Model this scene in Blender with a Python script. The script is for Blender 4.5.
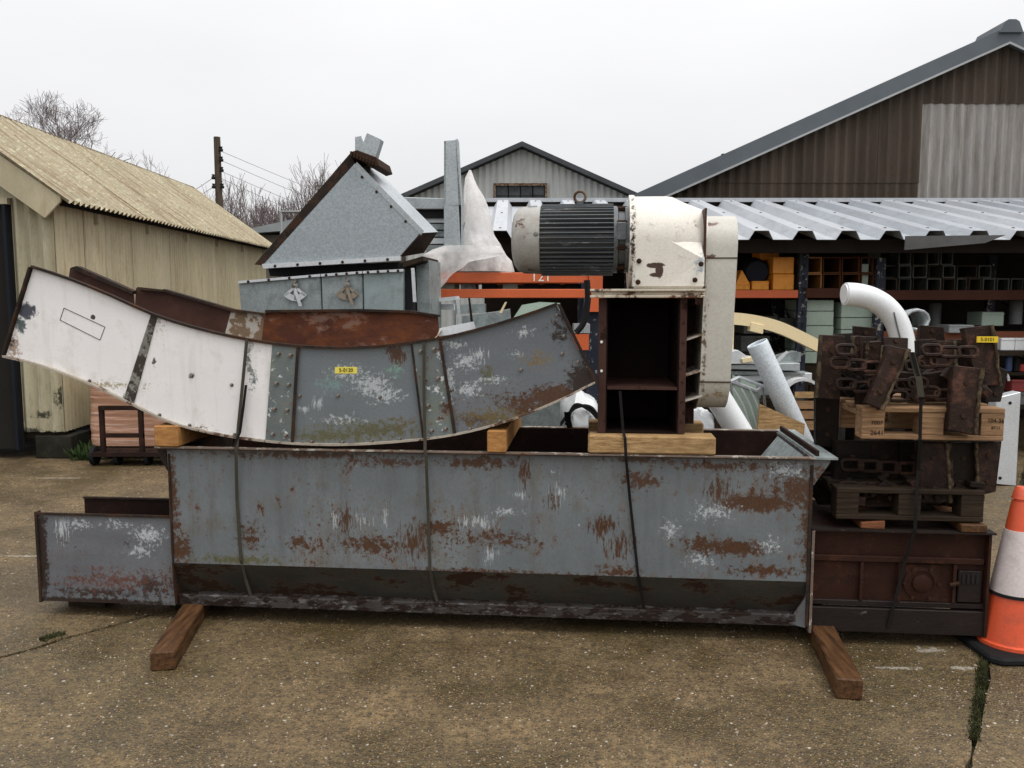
import bpy, bmesh, math, random
from mathutils import Vector, Matrix, noise as mnoise
random.seed(7)
R = math.radians
for o in list(bpy.data.objects): bpy.data.objects.remove(o)
sc = bpy.context.scene
COL = sc.collection
# ------------------------------------------------------------------ camera
F = 850.0; PITCH = R(5.8); CAMZ = 1.6
cam = bpy.data.cameras.new('camera'); cam.sensor_width = 36; cam.lens = F/1024*36; cam.clip_end = 2000; cam.clip_start = .05
co = bpy.data.objects.new('camera', cam); COL.objects.link(co)
co.location = (0, 0, CAMZ); co.rotation_euler = (math.pi/2-PITCH, 0, 0); sc.camera = co
# ------------------------------------------------------------------ world: overcast sky
SUN_EL, SUN_ROT = R(64), R(130)
w = bpy.data.worlds.new('World'); sc.world = w; w.use_nodes = True
nt = w.node_tree; nt.nodes.clear()
def wn(t, **k):
    n = nt.nodes.new(t)
    for a, b in k.items(): setattr(n, a, b)
    return n
wo = wn('ShaderNodeOutputWorld')
sky = wn('ShaderNodeTexSky', sky_type='NISHITA', sun_disc=False, sun_elevation=SUN_EL, sun_rotation=SUN_ROT, air_density=1.2, dust_density=3)
bg1 = wn('ShaderNodeBackground'); bg1.inputs[1].default_value = .05
hs = wn('ShaderNodeHueSaturation'); hs.inputs['Saturation'].default_value = .12
nt.links.new(sky.outputs[0], hs.inputs['Color']); nt.links.new(hs.outputs[0], bg1.inputs[0])
tc = wn('ShaderNodeTexCoord'); sx = wn('ShaderNodeSeparateXYZ'); nt.links.new(tc.outputs['Generated'], sx.inputs[0])
mr = wn('ShaderNodeMapRange'); mr.inputs[1].default_value = 0; mr.inputs[2].default_value = 1; mr.inputs[3].default_value = .60; mr.inputs[4].default_value = 1.9
pw = wn('ShaderNodeMath', operation='POWER', use_clamp=True); nt.links.new(sx.outputs[2], pw.inputs[0]); pw.inputs[1].default_value = 1.6; nt.links.new(pw.outputs[0], mr.inputs[0])
ns = wn('ShaderNodeTexNoise'); ns.inputs['Scale'].default_value = 2.2; ns.inputs['Detail'].default_value = 4
mp = wn('ShaderNodeMapping'); mp.inputs['Scale'].default_value = (1, 1, 3); nt.links.new(tc.outputs['Generated'], mp.inputs[0]); nt.links.new(mp.outputs[0], ns.inputs[0])
cl = wn('ShaderNodeMapRange'); cl.inputs[1].default_value = .3; cl.inputs[2].default_value = .7; cl.inputs[3].default_value = .95; cl.inputs[4].default_value = 1.05
nt.links.new(ns.outputs[0], cl.inputs[0])
ml = wn('ShaderNodeMath', operation='MULTIPLY'); nt.links.new(mr.outputs[0], ml.inputs[0]); nt.links.new(cl.outputs[0], ml.inputs[1])
bg2 = wn('ShaderNodeBackground'); bg2.inputs[0].default_value = (.985, .985, 1.0, 1); nt.links.new(ml.outputs[0], bg2.inputs[1])
ad = wn('ShaderNodeAddShader'); nt.links.new(bg1.outputs[0], ad.inputs[0]); nt.links.new(bg2.outputs[0], ad.inputs[1]); nt.links.new(ad.outputs[0], wo.inputs[0])
sl = bpy.data.lights.new('sun', 'SUN'); sl.energy = 1.1; sl.angle = R(25); sl.color = (1, .96, .9)
so = bpy.data.objects.new('sun', sl); COL.objects.link(so)
sdir = Vector((math.sin(SUN_ROT)*math.cos(SUN_EL), math.cos(SUN_ROT)*math.cos(SUN_EL), math.sin(SUN_EL)))
so.rotation_euler = sdir.to_track_quat('Z', 'Y').to_euler()
vs = sc.view_settings; vs.view_transform = 'Standard'; vs.look = 'None'; vs.exposure = 0; vs.gamma = 1; vs.use_curve_mapping = False
sc.render.engine = 'CYCLES'
# ------------------------------------------------------------------ coordinate helpers
FW = Vector((0, math.cos(PITCH), -math.sin(PITCH))); UP = Vector((0, math.sin(PITCH), math.cos(PITCH))); CP = Vector((0, 0, CAMZ))
def ray(px, py): return FW + Vector((1, 0, 0))*((px-512)/F) - UP*((py-384)/F)
def AT(px, py, Y):
    r = ray(px, py); return CP + r*(Y/r.y)
def G(px, py, z=0):
    r = ray(px, py); return CP + r*((z-CAMZ)/r.z)
YAW = R(5.35); O = Vector((0, 3.913, 0)); U = Vector((math.cos(YAW), -math.sin(YAW), 0)); N = Vector((math.sin(YAW), math.cos(YAW), 0))
LF = Matrix.Translation(O) @ Matrix.Rotation(-YAW, 4, 'Z')
def L(s, d, z): return O + U*s + N*d + Vector((0, 0, z))
def SZ(px, py, d=0.0):
    r = ray(px, py); t = (O + N*d - CP).dot(N)/r.dot(N); p = CP + r*t - O
    return p.dot(U), p.z
def LP(px, py, d=0.0):
    s, z = SZ(px, py, d); return L(s, d, z)
# ------------------------------------------------------------------ mesh builder
WM = {}
class MB:
    def __init__(s): s.v = []; s.f = []; s.sm = []
    def add(s, vs_, fs, smooth=False):
        b = len(s.v); s.v += [Vector(p) for p in vs_]; s.f += [tuple(i+b for i in f) for f in fs]; s.sm += [smooth]*len(fs); return s
    def prism(s, pts, vec):
        n = len(pts); pts = [Vector(p) for p in pts]; vec = Vector(vec)
        return s.add(pts+[p+vec for p in pts], [tuple(range(n))[::-1], tuple(range(n, 2*n))]+[(i, (i+1) % n, n+(i+1) % n, n+i) for i in range(n)])
    def box(s, c, size, M=None):
        c = Vector(c); x, y, z = [a/2 for a in size]
        ps = [Vector((i*x, j*y, k*z)) for k in (-1, 1) for i, j in ((-1, -1), (1, -1), (1, 1), (-1, 1))]
        if M is not None: ps = [M @ p for p in ps]
        return s.add([c+p for p in ps], [(3, 2, 1, 0), (4, 5, 6, 7), (0, 1, 5, 4), (1, 2, 6, 5), (2, 3, 7, 6), (3, 0, 4, 7)])
    def lbox(s, s0, s1, d0, d1, z0, z1):      # box in the load's own frame
        return s.prism([L(s0, d0, z0), L(s1, d0, z0), L(s1, d0, z1), L(s0, d0, z1)], N*(d1-d0))
    def wbox(s, x0, x1, y0, y1, z0, z1): return s.box(((x0+x1)/2, (y0+y1)/2, (z0+z1)/2), (x1-x0, y1-y0, z1-z0))
    def tube(s, path, r, n=8, caps=True, smooth=True):
        path = [Vector(p) for p in path]; m = len(path); rs = r if isinstance(r, (list, tuple)) else [r]*m
        vs_ = []; ref = None
        for i, p in enumerate(path):
            t = (path[min(i+1, m-1)]-path[max(i-1, 0)]).normalized()
            if ref is None:
                ref = t.orthogonal().normalized()
            ref = (ref - t*ref.dot(t)).normalized(); b = t.cross(ref)
            for k in range(n):
                a = 2*math.pi*k/n; vs_.append(p + (ref*math.cos(a)+b*math.sin(a))*rs[i])
        fs = [(i*n+k, i*n+(k+1) % n, (i+1)*n+(k+1) % n, (i+1)*n+k) for i in range(m-1) for k in range(n)]
        s.add(vs_, fs, smooth)
        if caps:
            b0 = len(s.v)-n*m
            s.f += [tuple(b0+k for k in range(n))[::-1], tuple(b0+(m-1)*n+k for k in range(n))]; s.sm += [False, False]
        return s
    def lathe(s, o, ax, prof, n=24, caps=True, sy=1.0):
        o = Vector(o); ax = Vector(ax).normalized(); a = ax.orthogonal().normalized(); b = ax.cross(a); vs_ = []
        for t, r in prof:
            for k in range(n):
                q = 2*math.pi*k/n; vs_.append(o+ax*t+(a*math.cos(q)+b*math.sin(q))*r)
        m = len(prof)
        s.add(vs_, [(i*n+k, i*n+(k+1) % n, (i+1)*n+(k+1) % n, (i+1)*n+k) for i in range(m-1) for k in range(n)], True)
        if caps:
            b0 = len(s.v)-n*m
            s.f += [tuple(b0+k for k in range(n))[::-1], tuple(b0+(m-1)*n+k for k in range(n))]; s.sm += [False, False]
        return s
    def build(s, name, mat, parent=None, label=None, cat=None, group=None, kind=None, bevel=0, origin=None, solid=0, double=False):
        vw = [Vector(p) for p in s.v]
        if parent is not None: M = WM[parent.name]
        else:
            if origin is None:
                xs = [p.x for p in vw]; ys = [p.y for p in vw]; origin = ((min(xs)+max(xs))/2, (min(ys)+max(ys))/2, min(p.z for p in vw))
            M = Matrix.Translation(Vector(origin))
        Mi = M.inverted(); me = bpy.data.meshes.new(name); me.from_pydata([Mi @ p for p in vw], [], s.f)
        for i, p in enumerate(me.polygons): p.use_smooth = s.sm[i]
        bm = bmesh.new(); bm.from_mesh(me); bmesh.ops.recalc_face_normals(bm, faces=bm.faces)
        if bevel:
            es = [e for e in bm.edges if len(e.link_faces) == 2 and e.calc_face_angle(0) > .6]
            bmesh.ops.bevel(bm, geom=es, offset=bevel, segments=1, affect='EDGES', profile=.5)
        bm.to_mesh(me); bm.free()
        if any(s.sm): me.set_sharp_from_angle(angle=R(38))
        if mat: me.materials.append(mat)
        o = bpy.data.objects.new(name, me); COL.objects.link(o)
        if parent is not None: o.parent = parent
        else: o.location = origin
        if solid:
            md = o.modifiers.new('thickness', 'SOLIDIFY'); md.thickness = solid; md.offset = 0
        WM[o.name] = M
        props(o, label, cat, group, kind); return o
def props(o, label=None, cat=None, group=None, kind=None):
    if label: o['label'] = label
    if cat: o['category'] = cat
    if group: o['group'] = group
    if kind: o['kind'] = kind
    return o
def thing(name, label, cat, loc, rz=0, group=None):
    o = bpy.data.objects.new(name, None); COL.objects.link(o); o.location = loc; o.rotation_euler = (0, 0, rz); o.empty_display_size = .1
    WM[o.name] = Matrix.Translation(Vector(loc)) @ Matrix.Rotation(rz, 4, 'Z'); return props(o, label, cat, group)
def lthing(name, label, cat, s, d, z, group=None):
    o = thing(name, label, cat, L(s, d, z), -YAW, group); o_l = (s, d, z); LO[o.name] = o_l; return o
LO = {}
def share(src, parent, M):                       # another object with the same mesh, M in world space
    o = src.copy(); COL.objects.link(o); o.parent = parent
    Mp = WM[parent.name] if parent is not None else Matrix.Identity(4)
    o.matrix_basis = Mp.inverted() @ M; WM[o.name] = M; return o
def text_part(body, size, c, right, up, mat, parent, name='lettering', depth=.0006):
    cu = bpy.data.curves.new('t', 'FONT'); cu.body = body; cu.size = size; cu.align_x = 'CENTER'; cu.align_y = 'CENTER'; cu.extrude = depth
    to = bpy.data.objects.new('t', cu); COL.objects.link(to); bpy.context.view_layer.update()
    me = bpy.data.meshes.new_from_object(to); bpy.data.objects.remove(to)
    right = Vector(right).normalized(); up = Vector(up).normalized(); nn = right.cross(up)
    M = Matrix(((right.x, up.x, nn.x, c[0]), (right.y, up.y, nn.y, c[1]), (right.z, up.z, nn.z, c[2]), (0, 0, 0, 1)))
    me.transform(WM[parent.name].inverted() @ M); me.materials.clear(); me.materials.append(mat)
    o = bpy.data.objects.new(name, me); COL.objects.link(o); o.parent = parent; WM[o.name] = WM[parent.name]; return o
# ------------------------------------------------------------------ materials
def mat_new(name):
    m = bpy.data.materials.new(name); m.use_nodes = True; t = m.node_tree; t.nodes.clear()
    out = t.nodes.new('ShaderNodeOutputMaterial'); b = t.nodes.new('ShaderNodeBsdfPrincipled'); t.links.new(b.outputs[0], out.inputs[0]); return m, t, b, out
class NT:
    def __init__(s, t): s.t = t
    def n(s, ty, ins=None, **k):
        x = s.t.nodes.new(ty)
        for a, b in k.items(): setattr(x, a, b)
        for a, b in (ins or {}).items():
            if isinstance(b, bpy.types.NodeSocket): s.t.links.new(b, x.inputs[a])
            else: x.inputs[a].default_value = b
        return x
    def noise(s, vec, scale, detail=6, rough=.6): return s.n('ShaderNodeTexNoise', {'Vector': vec, 'Scale': scale, 'Detail': detail, 'Roughness': rough}).outputs[0]
    def math(s, op, a, b=0.0, clamp=False): return s.n('ShaderNodeMath', {0: a, 1: b}, operation=op, use_clamp=clamp).outputs[0]
    def rng(s, v, a, b, c=0.0, d=1.0): return s.n('ShaderNodeMapRange', {0: v, 1: a, 2: b, 3: c, 4: d}).outputs[0]
    def mix(s, f, a, b):
        x = s.t.nodes.new('ShaderNodeMix'); x.data_type = 'RGBA'
        for i, v in ((0, f), (6, a), (7, b)):
            if isinstance(v, bpy.types.NodeSocket): s.t.links.new(v, x.inputs[i])
            else: x.inputs[i].default_value = v if i == 0 else (*v[:3], 1)
        return x.outputs[2]
def sc3(c, k): return tuple(min(1, x*k) for x in c)
RUST = (.085, .036, .018); RUSTD = (.028, .015, .011)
def paint(name, base, rough=.5, metal=0.0, var=.25, dirt=None, dirt_t=(.5, .75), rust_t=None, rust_c=RUST, chip_t=None, chip_c=(.6, .6, .58), marks=(), bump=.15, scale=1.0, stretch=(1, 1, 1), spangle=0, coord='Object', wave=None, spec=None, fine=.35, streak=None, specks=None, dent=0):
    m, t, b, out = mat_new(name); q = NT(t)
    tcn = t.nodes.new('ShaderNodeTexCoord'); raw = tcn.outputs[coord]
    vec = q.n('ShaderNodeMapping', {'Vector': raw, 'Scale': stretch}).outputs[0]
    n1 = q.noise(vec, 2.3*scale, 4); n2 = q.noise(vec, 11*scale, 9, .68); n3 = q.noise(vec, 95*scale, 3)
    col = q.mix(q.rng(n1, .3, .7), sc3(base, 1-var), sc3(base, 1+var))
    col = q.mix(q.math('MULTIPLY', q.rng(n3, .35, .7), fine), col, sc3(base, .6))
    if spangle:
        vo = q.n('ShaderNodeTexVoronoi', {'Vector': raw, 'Scale': 120.0})
        g = q.n('ShaderNodeSeparateColor', {0: vo.outputs['Color']}).outputs[0]
        col = q.mix(q.math('MULTIPLY', g, spangle), col, sc3(base, 1.9))
    if dirt:
        col = q.mix(q.rng(q.math('ADD', q.math('MULTIPLY', n2, .7), q.math('MULTIPLY', n1, .3)), dirt_t[0], dirt_t[1]), col, dirt)
    rustm = None
    def wmask(centre, rx, rz, k, soft, nz, bias=.02, gain=2.3):
        d = q.n('ShaderNodeVectorMath', {0: raw, 1: centre}, operation='SUBTRACT').outputs[0]
        d = q.n('ShaderNodeVectorMath', {0: d, 1: (1/rx, 0, 1/rz)}, operation='MULTIPLY').outputs[0]
        ln = q.n('ShaderNodeVectorMath', {0: d}, operation='LENGTH').outputs['Value']
        return q.rng(q.math('ADD', q.math('SUBTRACT', 1.0, ln), q.math('MULTIPLY', q.math('SUBTRACT', nz, .5+bias*k), k*gain)), 0.0, soft*.7)
    if chip_t:
        vc = q.n('ShaderNodeMapping', {'Vector': vec, 'Location': (5.1, 2.2, 7.7)}).outputs[0]
        cm = q.rng(q.noise(vc, 16*scale, 8, .7), chip_t, chip_t+.02); col = q.mix(cm, col, chip_c)
    if rust_t:
        vc = q.n('ShaderNodeMapping', {'Vector': vec, 'Location': (1.7, 8.2, 3.1)}).outputs[0]
        rn = q.noise(vc, 9*scale, 10, .72); rustm = q.rng(rn, rust_t, rust_t+.03)
        col = q.mix(q.rng(rn, rust_t-.06, rust_t+.02, 0, .35), col, sc3(rust_c, 1.8))
        rc = q.mix(n3, rust_c, sc3(rust_c, .45)); col = q.mix(rustm, col, rc)
    if specks:
        s5 = q.noise(q.n('ShaderNodeMapping', {'Vector': raw, 'Location': (2, 4, 6)}).outputs[0], 45, 7, .8); s6 = q.math('ADD', s5, q.math('MULTIPLY', q.math('SUBTRACT', n1, .5), .35))
        col = q.mix(q.rng(s6, specks-.06, specks+.02, 0, .4), col, (.17, .10, .05)); col = q.mix(q.rng(s6, specks, specks+.02), col, (.06, .028, .015))
    if marks:
        nz1 = q.noise(raw, 30, 10, .82); nz2 = q.noise(q.n('ShaderNodeMapping', {'Vector': raw, 'Scale': (3, 3, .6)}).outputs[0], 22, 9, .8); nz3 = q.noise(q.n('ShaderNodeMapping', {'Vector': raw, 'Location': (3, 3, 9)}).outputs[0], 48, 8, .8); nz4 = q.noise(q.n('ShaderNodeMapping', {'Vector': raw, 'Location': (3, 7, 1), 'Scale': (3.5, 3, .45)}).outputs[0], 26, 9, .8)
        for mk in marks:
            c, rx, rz, colr, k, soft = mk[:6]; nz = nz2 if len(mk) > 6 else nz1
            light = sum(colr) > 1.0 and k > 1.9
            if light: nz = nz3 if len(mk) <= 6 else nz4
            mm = wmask(c, rx*1.15, rz*1.15, k, soft, nz, .034 if light else .022)
            if not light and k > 1.5:
                hal = wmask(c, rx*1.5, rz*1.5, k, 2.2, nz, .03); col = q.mix(q.math('MULTIPLY', hal, .5), col, tuple(min(1, a_*2.2+.02) for a_ in colr))
            cc = q.mix(q.rng(n3, .3, .7), colr, sc3(colr, .55)); col = q.mix(mm, col, cc)
    if wave:      # fine print or banding: (axis scale, amount, colour)
        wv = q.n('ShaderNodeTexWave', {'Vector': vec, 'Scale': wave[0], 'Distortion': wave[3] if len(wave) > 3 else 2.0, 'Detail': 3.0}, bands_direction=wave[4] if len(wave) > 4 else 'Z').outputs[1]
        col = q.mix(q.math('MULTIPLY', wv, wave[1]), col, wave[2])
    if streak:
        sv = q.n('ShaderNodeMapping', {'Vector': raw, 'Scale': streak[0]}).outputs[0]
        col = q.mix(q.math('MULTIPLY', q.rng(q.noise(sv, 3, 5, .6), streak[2], streak[3]), streak[4]), col, streak[1])
    t.links.new(col, b.inputs['Base Color'])
    b.inputs['Specular IOR Level'].default_value = spec if spec is not None else (.10 if max(base) < .11 else (.25 if max(base) < .2 and rough > .55 else .5))
    rr = q.rng(n2, .3, .7, max(.05, rough-.12), min(1, rough+.12))
    if rustm is not None: rr = q.n('ShaderNodeMix', {0: rustm, 2: rr, 3: .85}).outputs[0]
    t.links.new(rr, b.inputs['Roughness'])
    if rustm is not None and metal: t.links.new(q.rng(rustm, 0, 1, metal, 0), b.inputs['Metallic'])
    else: b.inputs['Metallic'].default_value = metal
    bs = q.math('ADD', q.math('MULTIPLY', n2, .6), q.math('MULTIPLY', n3, .25))
    if dent: bs = q.math('ADD', bs, q.math('MULTIPLY', q.noise(raw, 2.6, 2, .4), dent))
    if rustm is not None: bs = q.math('ADD', bs, q.math('MULTIPLY', rustm, .5))
    bu = q.n('ShaderNodeBump', {'Height': bs, 'Strength': bump, 'Distance': .02}); t.links.new(bu.outputs[0], b.inputs['Normal'])
    return m
def wood(name, base, dark=(.12, .06, .02), grain=(1, 14, 14), rough=.75, wet=0):
    m, t, b, out = mat_new(name); q = NT(t); tcn = t.nodes.new('ShaderNodeTexCoord'); raw = tcn.outputs['Object']
    v = q.n('ShaderNodeMapping', {'Vector': raw, 'Scale': grain}).outputs[0]
    n1 = q.noise(v, 5, 8, .7); n2 = q.noise(raw, 6, 5)
    col = q.mix(q.rng(n1, .35, .68), base, dark); col = q.mix(q.rng(n2, .45, .8, 0, .6), col, sc3(base, .35))
    t.links.new(col, b.inputs['Base Color']); b.inputs['Roughness'].default_value = rough; b.inputs['Specular IOR Level'].default_value = .15
    bu = q.n('ShaderNodeBump', {'Height': n1, 'Strength': .4, 'Distance': .01}); t.links.new(bu.outputs[0], b.inputs['Normal']); return m
def flat(name, c, rough=.6, metal=0): return paint(name, c, rough, metal, var=.08, bump=.03)
GALV = (.42, .45, .47)
MAT = {}
M_galv = paint('galvanised_steel', (.36, .39, .40), .42, .55, var=.18, spangle=.3, dirt=(.16, .17, .16), dirt_t=(.55, .8), bump=.05)
M_galv_dull = paint('weathered_galvanised_steel', (.27, .31, .31), .5, .35, var=.3, spangle=.2, dirt=(.10, .12, .11), dirt_t=(.48, .68), rust_t=.66, bump=.1, chip_t=.66, chip_c=(.5, .52, .5))
M_galv_lite = paint('bright_galvanised_steel', (.58, .61, .63), .4, .4, var=.12, spangle=.2, bump=.04)
M_edge = paint('dark_rusty_edge', (.03, .022, .018), .8, 0, rust_t=.56, rust_c=(.07, .035, .02), bump=.4)
M_rustin = paint('rust_brown_steel', (.10, .038, .024), .8, 0, var=.4, dirt=(.20, .065, .024), dirt_t=(.46, .66), rust_t=.62, rust_c=(.28, .18, .14), bump=.25, stretch=(.6, 1, 1))
M_rustdk = paint('dark_oxide_steel', (.024, .013, .010), .75, 0, var=.4, dirt=(.055, .024, .016), dirt_t=(.5, .7), bump=.3)
M_rustbl = paint('oily_black_brown_steel', (.015, .011, .009), .6, .1, var=.5, dirt=(.03, .018, .012), dirt_t=(.5, .7), bump=.5, scale=2)
M_bolt = paint('weathered_bolt_steel', (.22, .22, .20), .6, .3, rust_t=.55, bump=.2, scale=4)
M_boltrust = paint('rusty_bolt_steel', (.04, .022, .014), .8, 0, bump=.3, scale=4)
M_orange = paint('orange_rack_paint', (.60, .115, .03), .5, 0, var=.15, rust_t=.7, rust_c=(.1, .04, .03), bump=.05)
M_brbeam = paint('brown_rack_paint', (.06, .022, .014), .6, 0, var=.2, bump=.05)
M_bluerack = paint('blue_grey_rack_paint', (.03, .035, .05), .5, 0, chip_t=.58, chip_c=(.35, .33, .3), bump=.1)
M_yellow = paint('orange_yellow_paint', (.80, .30, .02), .5, 0, var=.1, dirt=(.45, .15, .02), dirt_t=(.55, .8), bump=.03)
M_black = flat('black_rubber', (.015, .015, .016), .7)
M_dark = flat('dark_paint', (.02, .02, .022), .7)
M_white = paint('white_plastic', (.75, .77, .78), .4, 0, var=.06, dirt=(.45, .46, .44), dirt_t=(.6, .85), bump=.02)
M_bluewhite = paint('pale_blue_grey_pipe', (.55, .60, .64), .45, .1, var=.08, spangle=.15, bump=.03)
M_cream = paint('cream_paint', (.78, .64, .38), .5, 0, var=.06, dirt=(.5, .4, .22), dirt_t=(.6, .8), bump=.02)
M_green = paint('pale_green_paint', (.37, .46, .38), .6, 0, var=.08, dirt=(.2, .24, .2), dirt_t=(.6, .8), bump=.03)
M_wood_or = wood('orange_timber', (.46, .235, .08), (.27, .12, .04), grain=(3, 9, 9))
M_wood_pal = wood('pallet_timber', (.36, .215, .115), (.13, .075, .04))
M_wood_dk = wood('dark_wet_timber', (.04, .027, .016), (.014, .009, .006))
M_wood_be = wood('wet_bearer_timber', (.13, .062, .026), (.02, .011, .007), grain=(9, .8, 9), rough=.5)
M_wood_sp = wood('pale_split_timber', (.50, .33, .16), (.20, .11, .045), grain=(2.5, 14, 14))
M_strap = flat('dark_webbing', (.013, .012, .011), .85)
M_straplt = flat('faded_webbing', (.06, .054, .04), .85)
M_ink = flat('black_ink', (.03, .02, .015), .8)
M_whiteink = flat('white_ink', (.8, .75, .65), .7)

# ------------------------------------------------------------------ SETTING: ground
def ground_mat(name, base, wetk=1.0, marks=()):
    m, t, b, out = mat_new(name); q = NT(t); tcn = t.nodes.new('ShaderNodeNewGeometry'); raw = tcn.outputs['Position']
    n0 = q.noise(raw, .7, 4); n1 = q.noise(raw, 3.1, 7, .65); n2 = q.noise(raw, 26, 8, .7); n3 = q.noise(raw, 160, 4)
    vo = q.n('ShaderNodeTexVoronoi', {'Vector': raw, 'Scale': 95.0, 'Randomness': 1.0})
    vr = q.n('ShaderNodeSeparateColor', {0: vo.outputs['Color']})
    vo2 = q.n('ShaderNodeTexVoronoi', {'Vector': raw, 'Scale': 45.0, 'Randomness': 1.0}); vr2 = q.n('ShaderNodeSeparateColor', {0: vo2.outputs['Color']})
    col = q.mix(q.rng(n1, .34, .66), sc3(base, .55), sc3(base, 1.4)); nb = q.noise(raw, 1.4, 5, .6); col = q.mix(q.rng(nb, .46, .57, 0, .72), col, (base[0]*.42, base[1]*.45, base[2]*.44))
    col = q.mix(q.rng(n0, .42, .6, 0, .5), col, (base[0]*.62, base[1]*.72, base[2]*.55))     # mossy damp film
    col = q.mix(q.rng(n2, .44, .62, 0, .85), col, sc3(base, .30))
    n4 = q.noise(raw, 70, 6, .75); col = q.mix(q.rng(n4, .53, .68, 0, .5), col, (base[0]*2.0, base[1]*1.75, base[2]*1.3)); col = q.mix(q.rng(n4, .46, .36, 0, .8), col, sc3(base, .22))
    sp = q.math('MULTIPLY', q.rng(vr.outputs[0], .70, .76), q.rng(vo.outputs['Distance'], .5, .25, 0, 1)); col = q.mix(q.math('MULTIPLY', sp, .5), col, (base[0]*2.6, base[1]*2.2, base[2]*2.0))
    sp2 = q.math('MULTIPLY', q.rng(vr2.outputs[1], .965, .975), q.rng(vo2.outputs['Distance'], .35, .2, 0, 1)); col = q.mix(sp2, col, (.45, .40, .33))
    dk = q.math('MULTIPLY', q.rng(vr.outputs[2], .8, .9), q.rng(vo.outputs['Distance'], .5, .3, 0, 1)); col = q.mix(q.math('MULTIPLY', dk, .8), col, sc3(base, .18))
    for c, rx, ry, colr, k, soft in marks:
        d = q.n('ShaderNodeVectorMath', {0: raw, 1: c}, operation='SUBTRACT').outputs[0]
        d = q.n('ShaderNodeVectorMath', {0: d, 1: (1/rx, 1/ry, 0)}, operation='MULTIPLY').outputs[0]
        ln = q.n('ShaderNodeVectorMath', {0: d}, operation='LENGTH').outputs['Value']
        mm = q.rng(q.math('ADD', q.math('SUBTRACT', 1.0, ln), q.math('MULTIPLY', q.math('SUBTRACT', n2, .55), k)), 0.0, soft); col = q.mix(mm, col, colr)
    t.links.new(col, b.inputs['Base Color'])
    t.links.new(q.math('SUBTRACT', q.rng(n1, .35, .65, .5*wetk, .85), q.rng(nb, .46, .57, 0, .22)), b.inputs['Roughness'])
    h = q.math('ADD', q.math('MULTIPLY', n2, .8), q.math('MULTIPLY', q.rng(vo.outputs['Distance'], 0, .6, 1, 0), .5))
    bu = q.n('ShaderNodeBump', {'Height': h, 'Strength': .7, 'Distance': .012}); t.links.new(bu.outputs[0], b.inputs['Normal']); return m
CHALK = (.30, .27, .22)
gm = []
for px, py, rx, ry in ((30, 556, .22, .02), (60, 478, .35, .02), (930, 650, .10, .04), (965, 668, .10, .025), (900, 668, .12, .02)):
    p = G(px, py); gm.append((tuple(p), rx, ry, CHALK, 4.0, .5))
M_slab = ground_mat('wet_weathered_concrete', (.150, .102, .048), 1, gm)
M_joint = ground_mat('damp_soil', (.05, .042, .02))
g0 = MB().add([(-300, -60, -.025), (300, -60, -.025), (300, 600, -.025), (-300, 600, -.025)], [(0, 1, 2, 3)]).build('ground', M_joint, kind='structure', origin=(0, 0, -.025))
def rag(a, b, amp=.012, step=.08, keep=0):
    a = Vector(a); b = Vector(b); n = max(1, int((b-a).length/step)); t = (b-a).normalized(); pn = Vector((-t.y, t.x, 0)); out = []
    for i in range(n):
        p = a.lerp(b, i/n); out.append(p + pn*amp*mnoise.noise(p*6.0)*1.6)
    return out
ja, jb = G(990, 655), G(969, 768)                     # joint at the right
dj = (jb-ja).normalized(); jf = ja-dj*9.0; jn = jb+dj*6.0
la, lb = G(0, 657), G(212, 598)                       # ragged joint at the left
dl = (lb-la).normalized(); l0 = la-dl*6.0
pj = Vector((-dj.y, dj.x, 0)); pl_ = Vector((-dl.y, dl.x, 0))
# where the two joints meet
def isect(p, d, r, e):
    den = d.x*e.y-d.y*e.x; t = ((r.x-p.x)*e.y-(r.y-p.y)*e.x)/den; return p+d*t
X1 = isect(la, dl, ja, dj)
def zf(v, z=0): return Vector((v.x, v.y, z))
yard = thing('yard', None, None, (0, 0, 0)); yard['kind'] = 'structure'
gw = .013
sgn = 1 if pj.x > 0 else -1
A_ = [zf(p) for p in rag(X1+pj*-sgn*gw, jn+pj*-sgn*gw)]+[zf(jn+pj*-sgn*gw)]
front_poly = A_ + [Vector((-9, -6, 0)), zf(l0-pl_*gw)] + [zf(p) for p in rag(l0-pl_*gw, X1-pl_*gw, .02)]
back_poly = [zf(p) for p in rag(l0+pl_*gw, X1+pl_*gw, .02)] + [zf(p) for p in rag(X1+pj*-sgn*gw, jf+pj*-sgn*gw)] + [Vector((jf.x-.1, 14, 0)), Vector((-14, 14, 0)), zf(l0+pl_*gw+Vector((-5, 0, 0)))]
right_poly = [zf(p) for p in rag(jn+pj*sgn*gw, jf+pj*sgn*gw)] + [Vector((jf.x+.1, 14, 0)), Vector((16, 14, 0)), Vector((16, -6, 0))]
for i, pts in enumerate((front_poly, back_poly, right_poly)):
    MB().prism([p+Vector((0, 0, -.024)) for p in pts], (0, 0, .024)).build('concrete_slab', M_slab, yard)
# moss in the joints: tiny blades
M_moss = paint('moss_green', (.05, .052, .022), .9, var=.5, scale=3)
mo = MB(); random.seed(3)
def moss_line(a, b, n, wdt, dens):
    for i in range(n):
        t = random.random(); p = a.lerp(b, t)
        if mnoise.noise(p*1.7+Vector((9, 0, 0))) < dens: continue
        tt = (b-a).normalized(); pn = Vector((-tt.y, tt.x, 0)); p = p + pn*random.gauss(0, wdt)
        h = random.uniform(.004, .018); ang = random.random()*6.28; dx = Vector((math.cos(ang), math.sin(ang), 0))*random.uniform(.004, .01)
        base = Vector((p.x, p.y, -.008)); mo.add([base-dx, base+dx, base+Vector((random.gauss(0, .006), random.gauss(0, .006), h+.008))], [(0, 1, 2)])
moss_line(G(985, 650), G(969, 768), 2000, .009, .06); moss_line(jf, G(985, 650), 1500, .012, .0); moss_line(G(40, 640), G(212, 598), 2500, .014, -.05)
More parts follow.
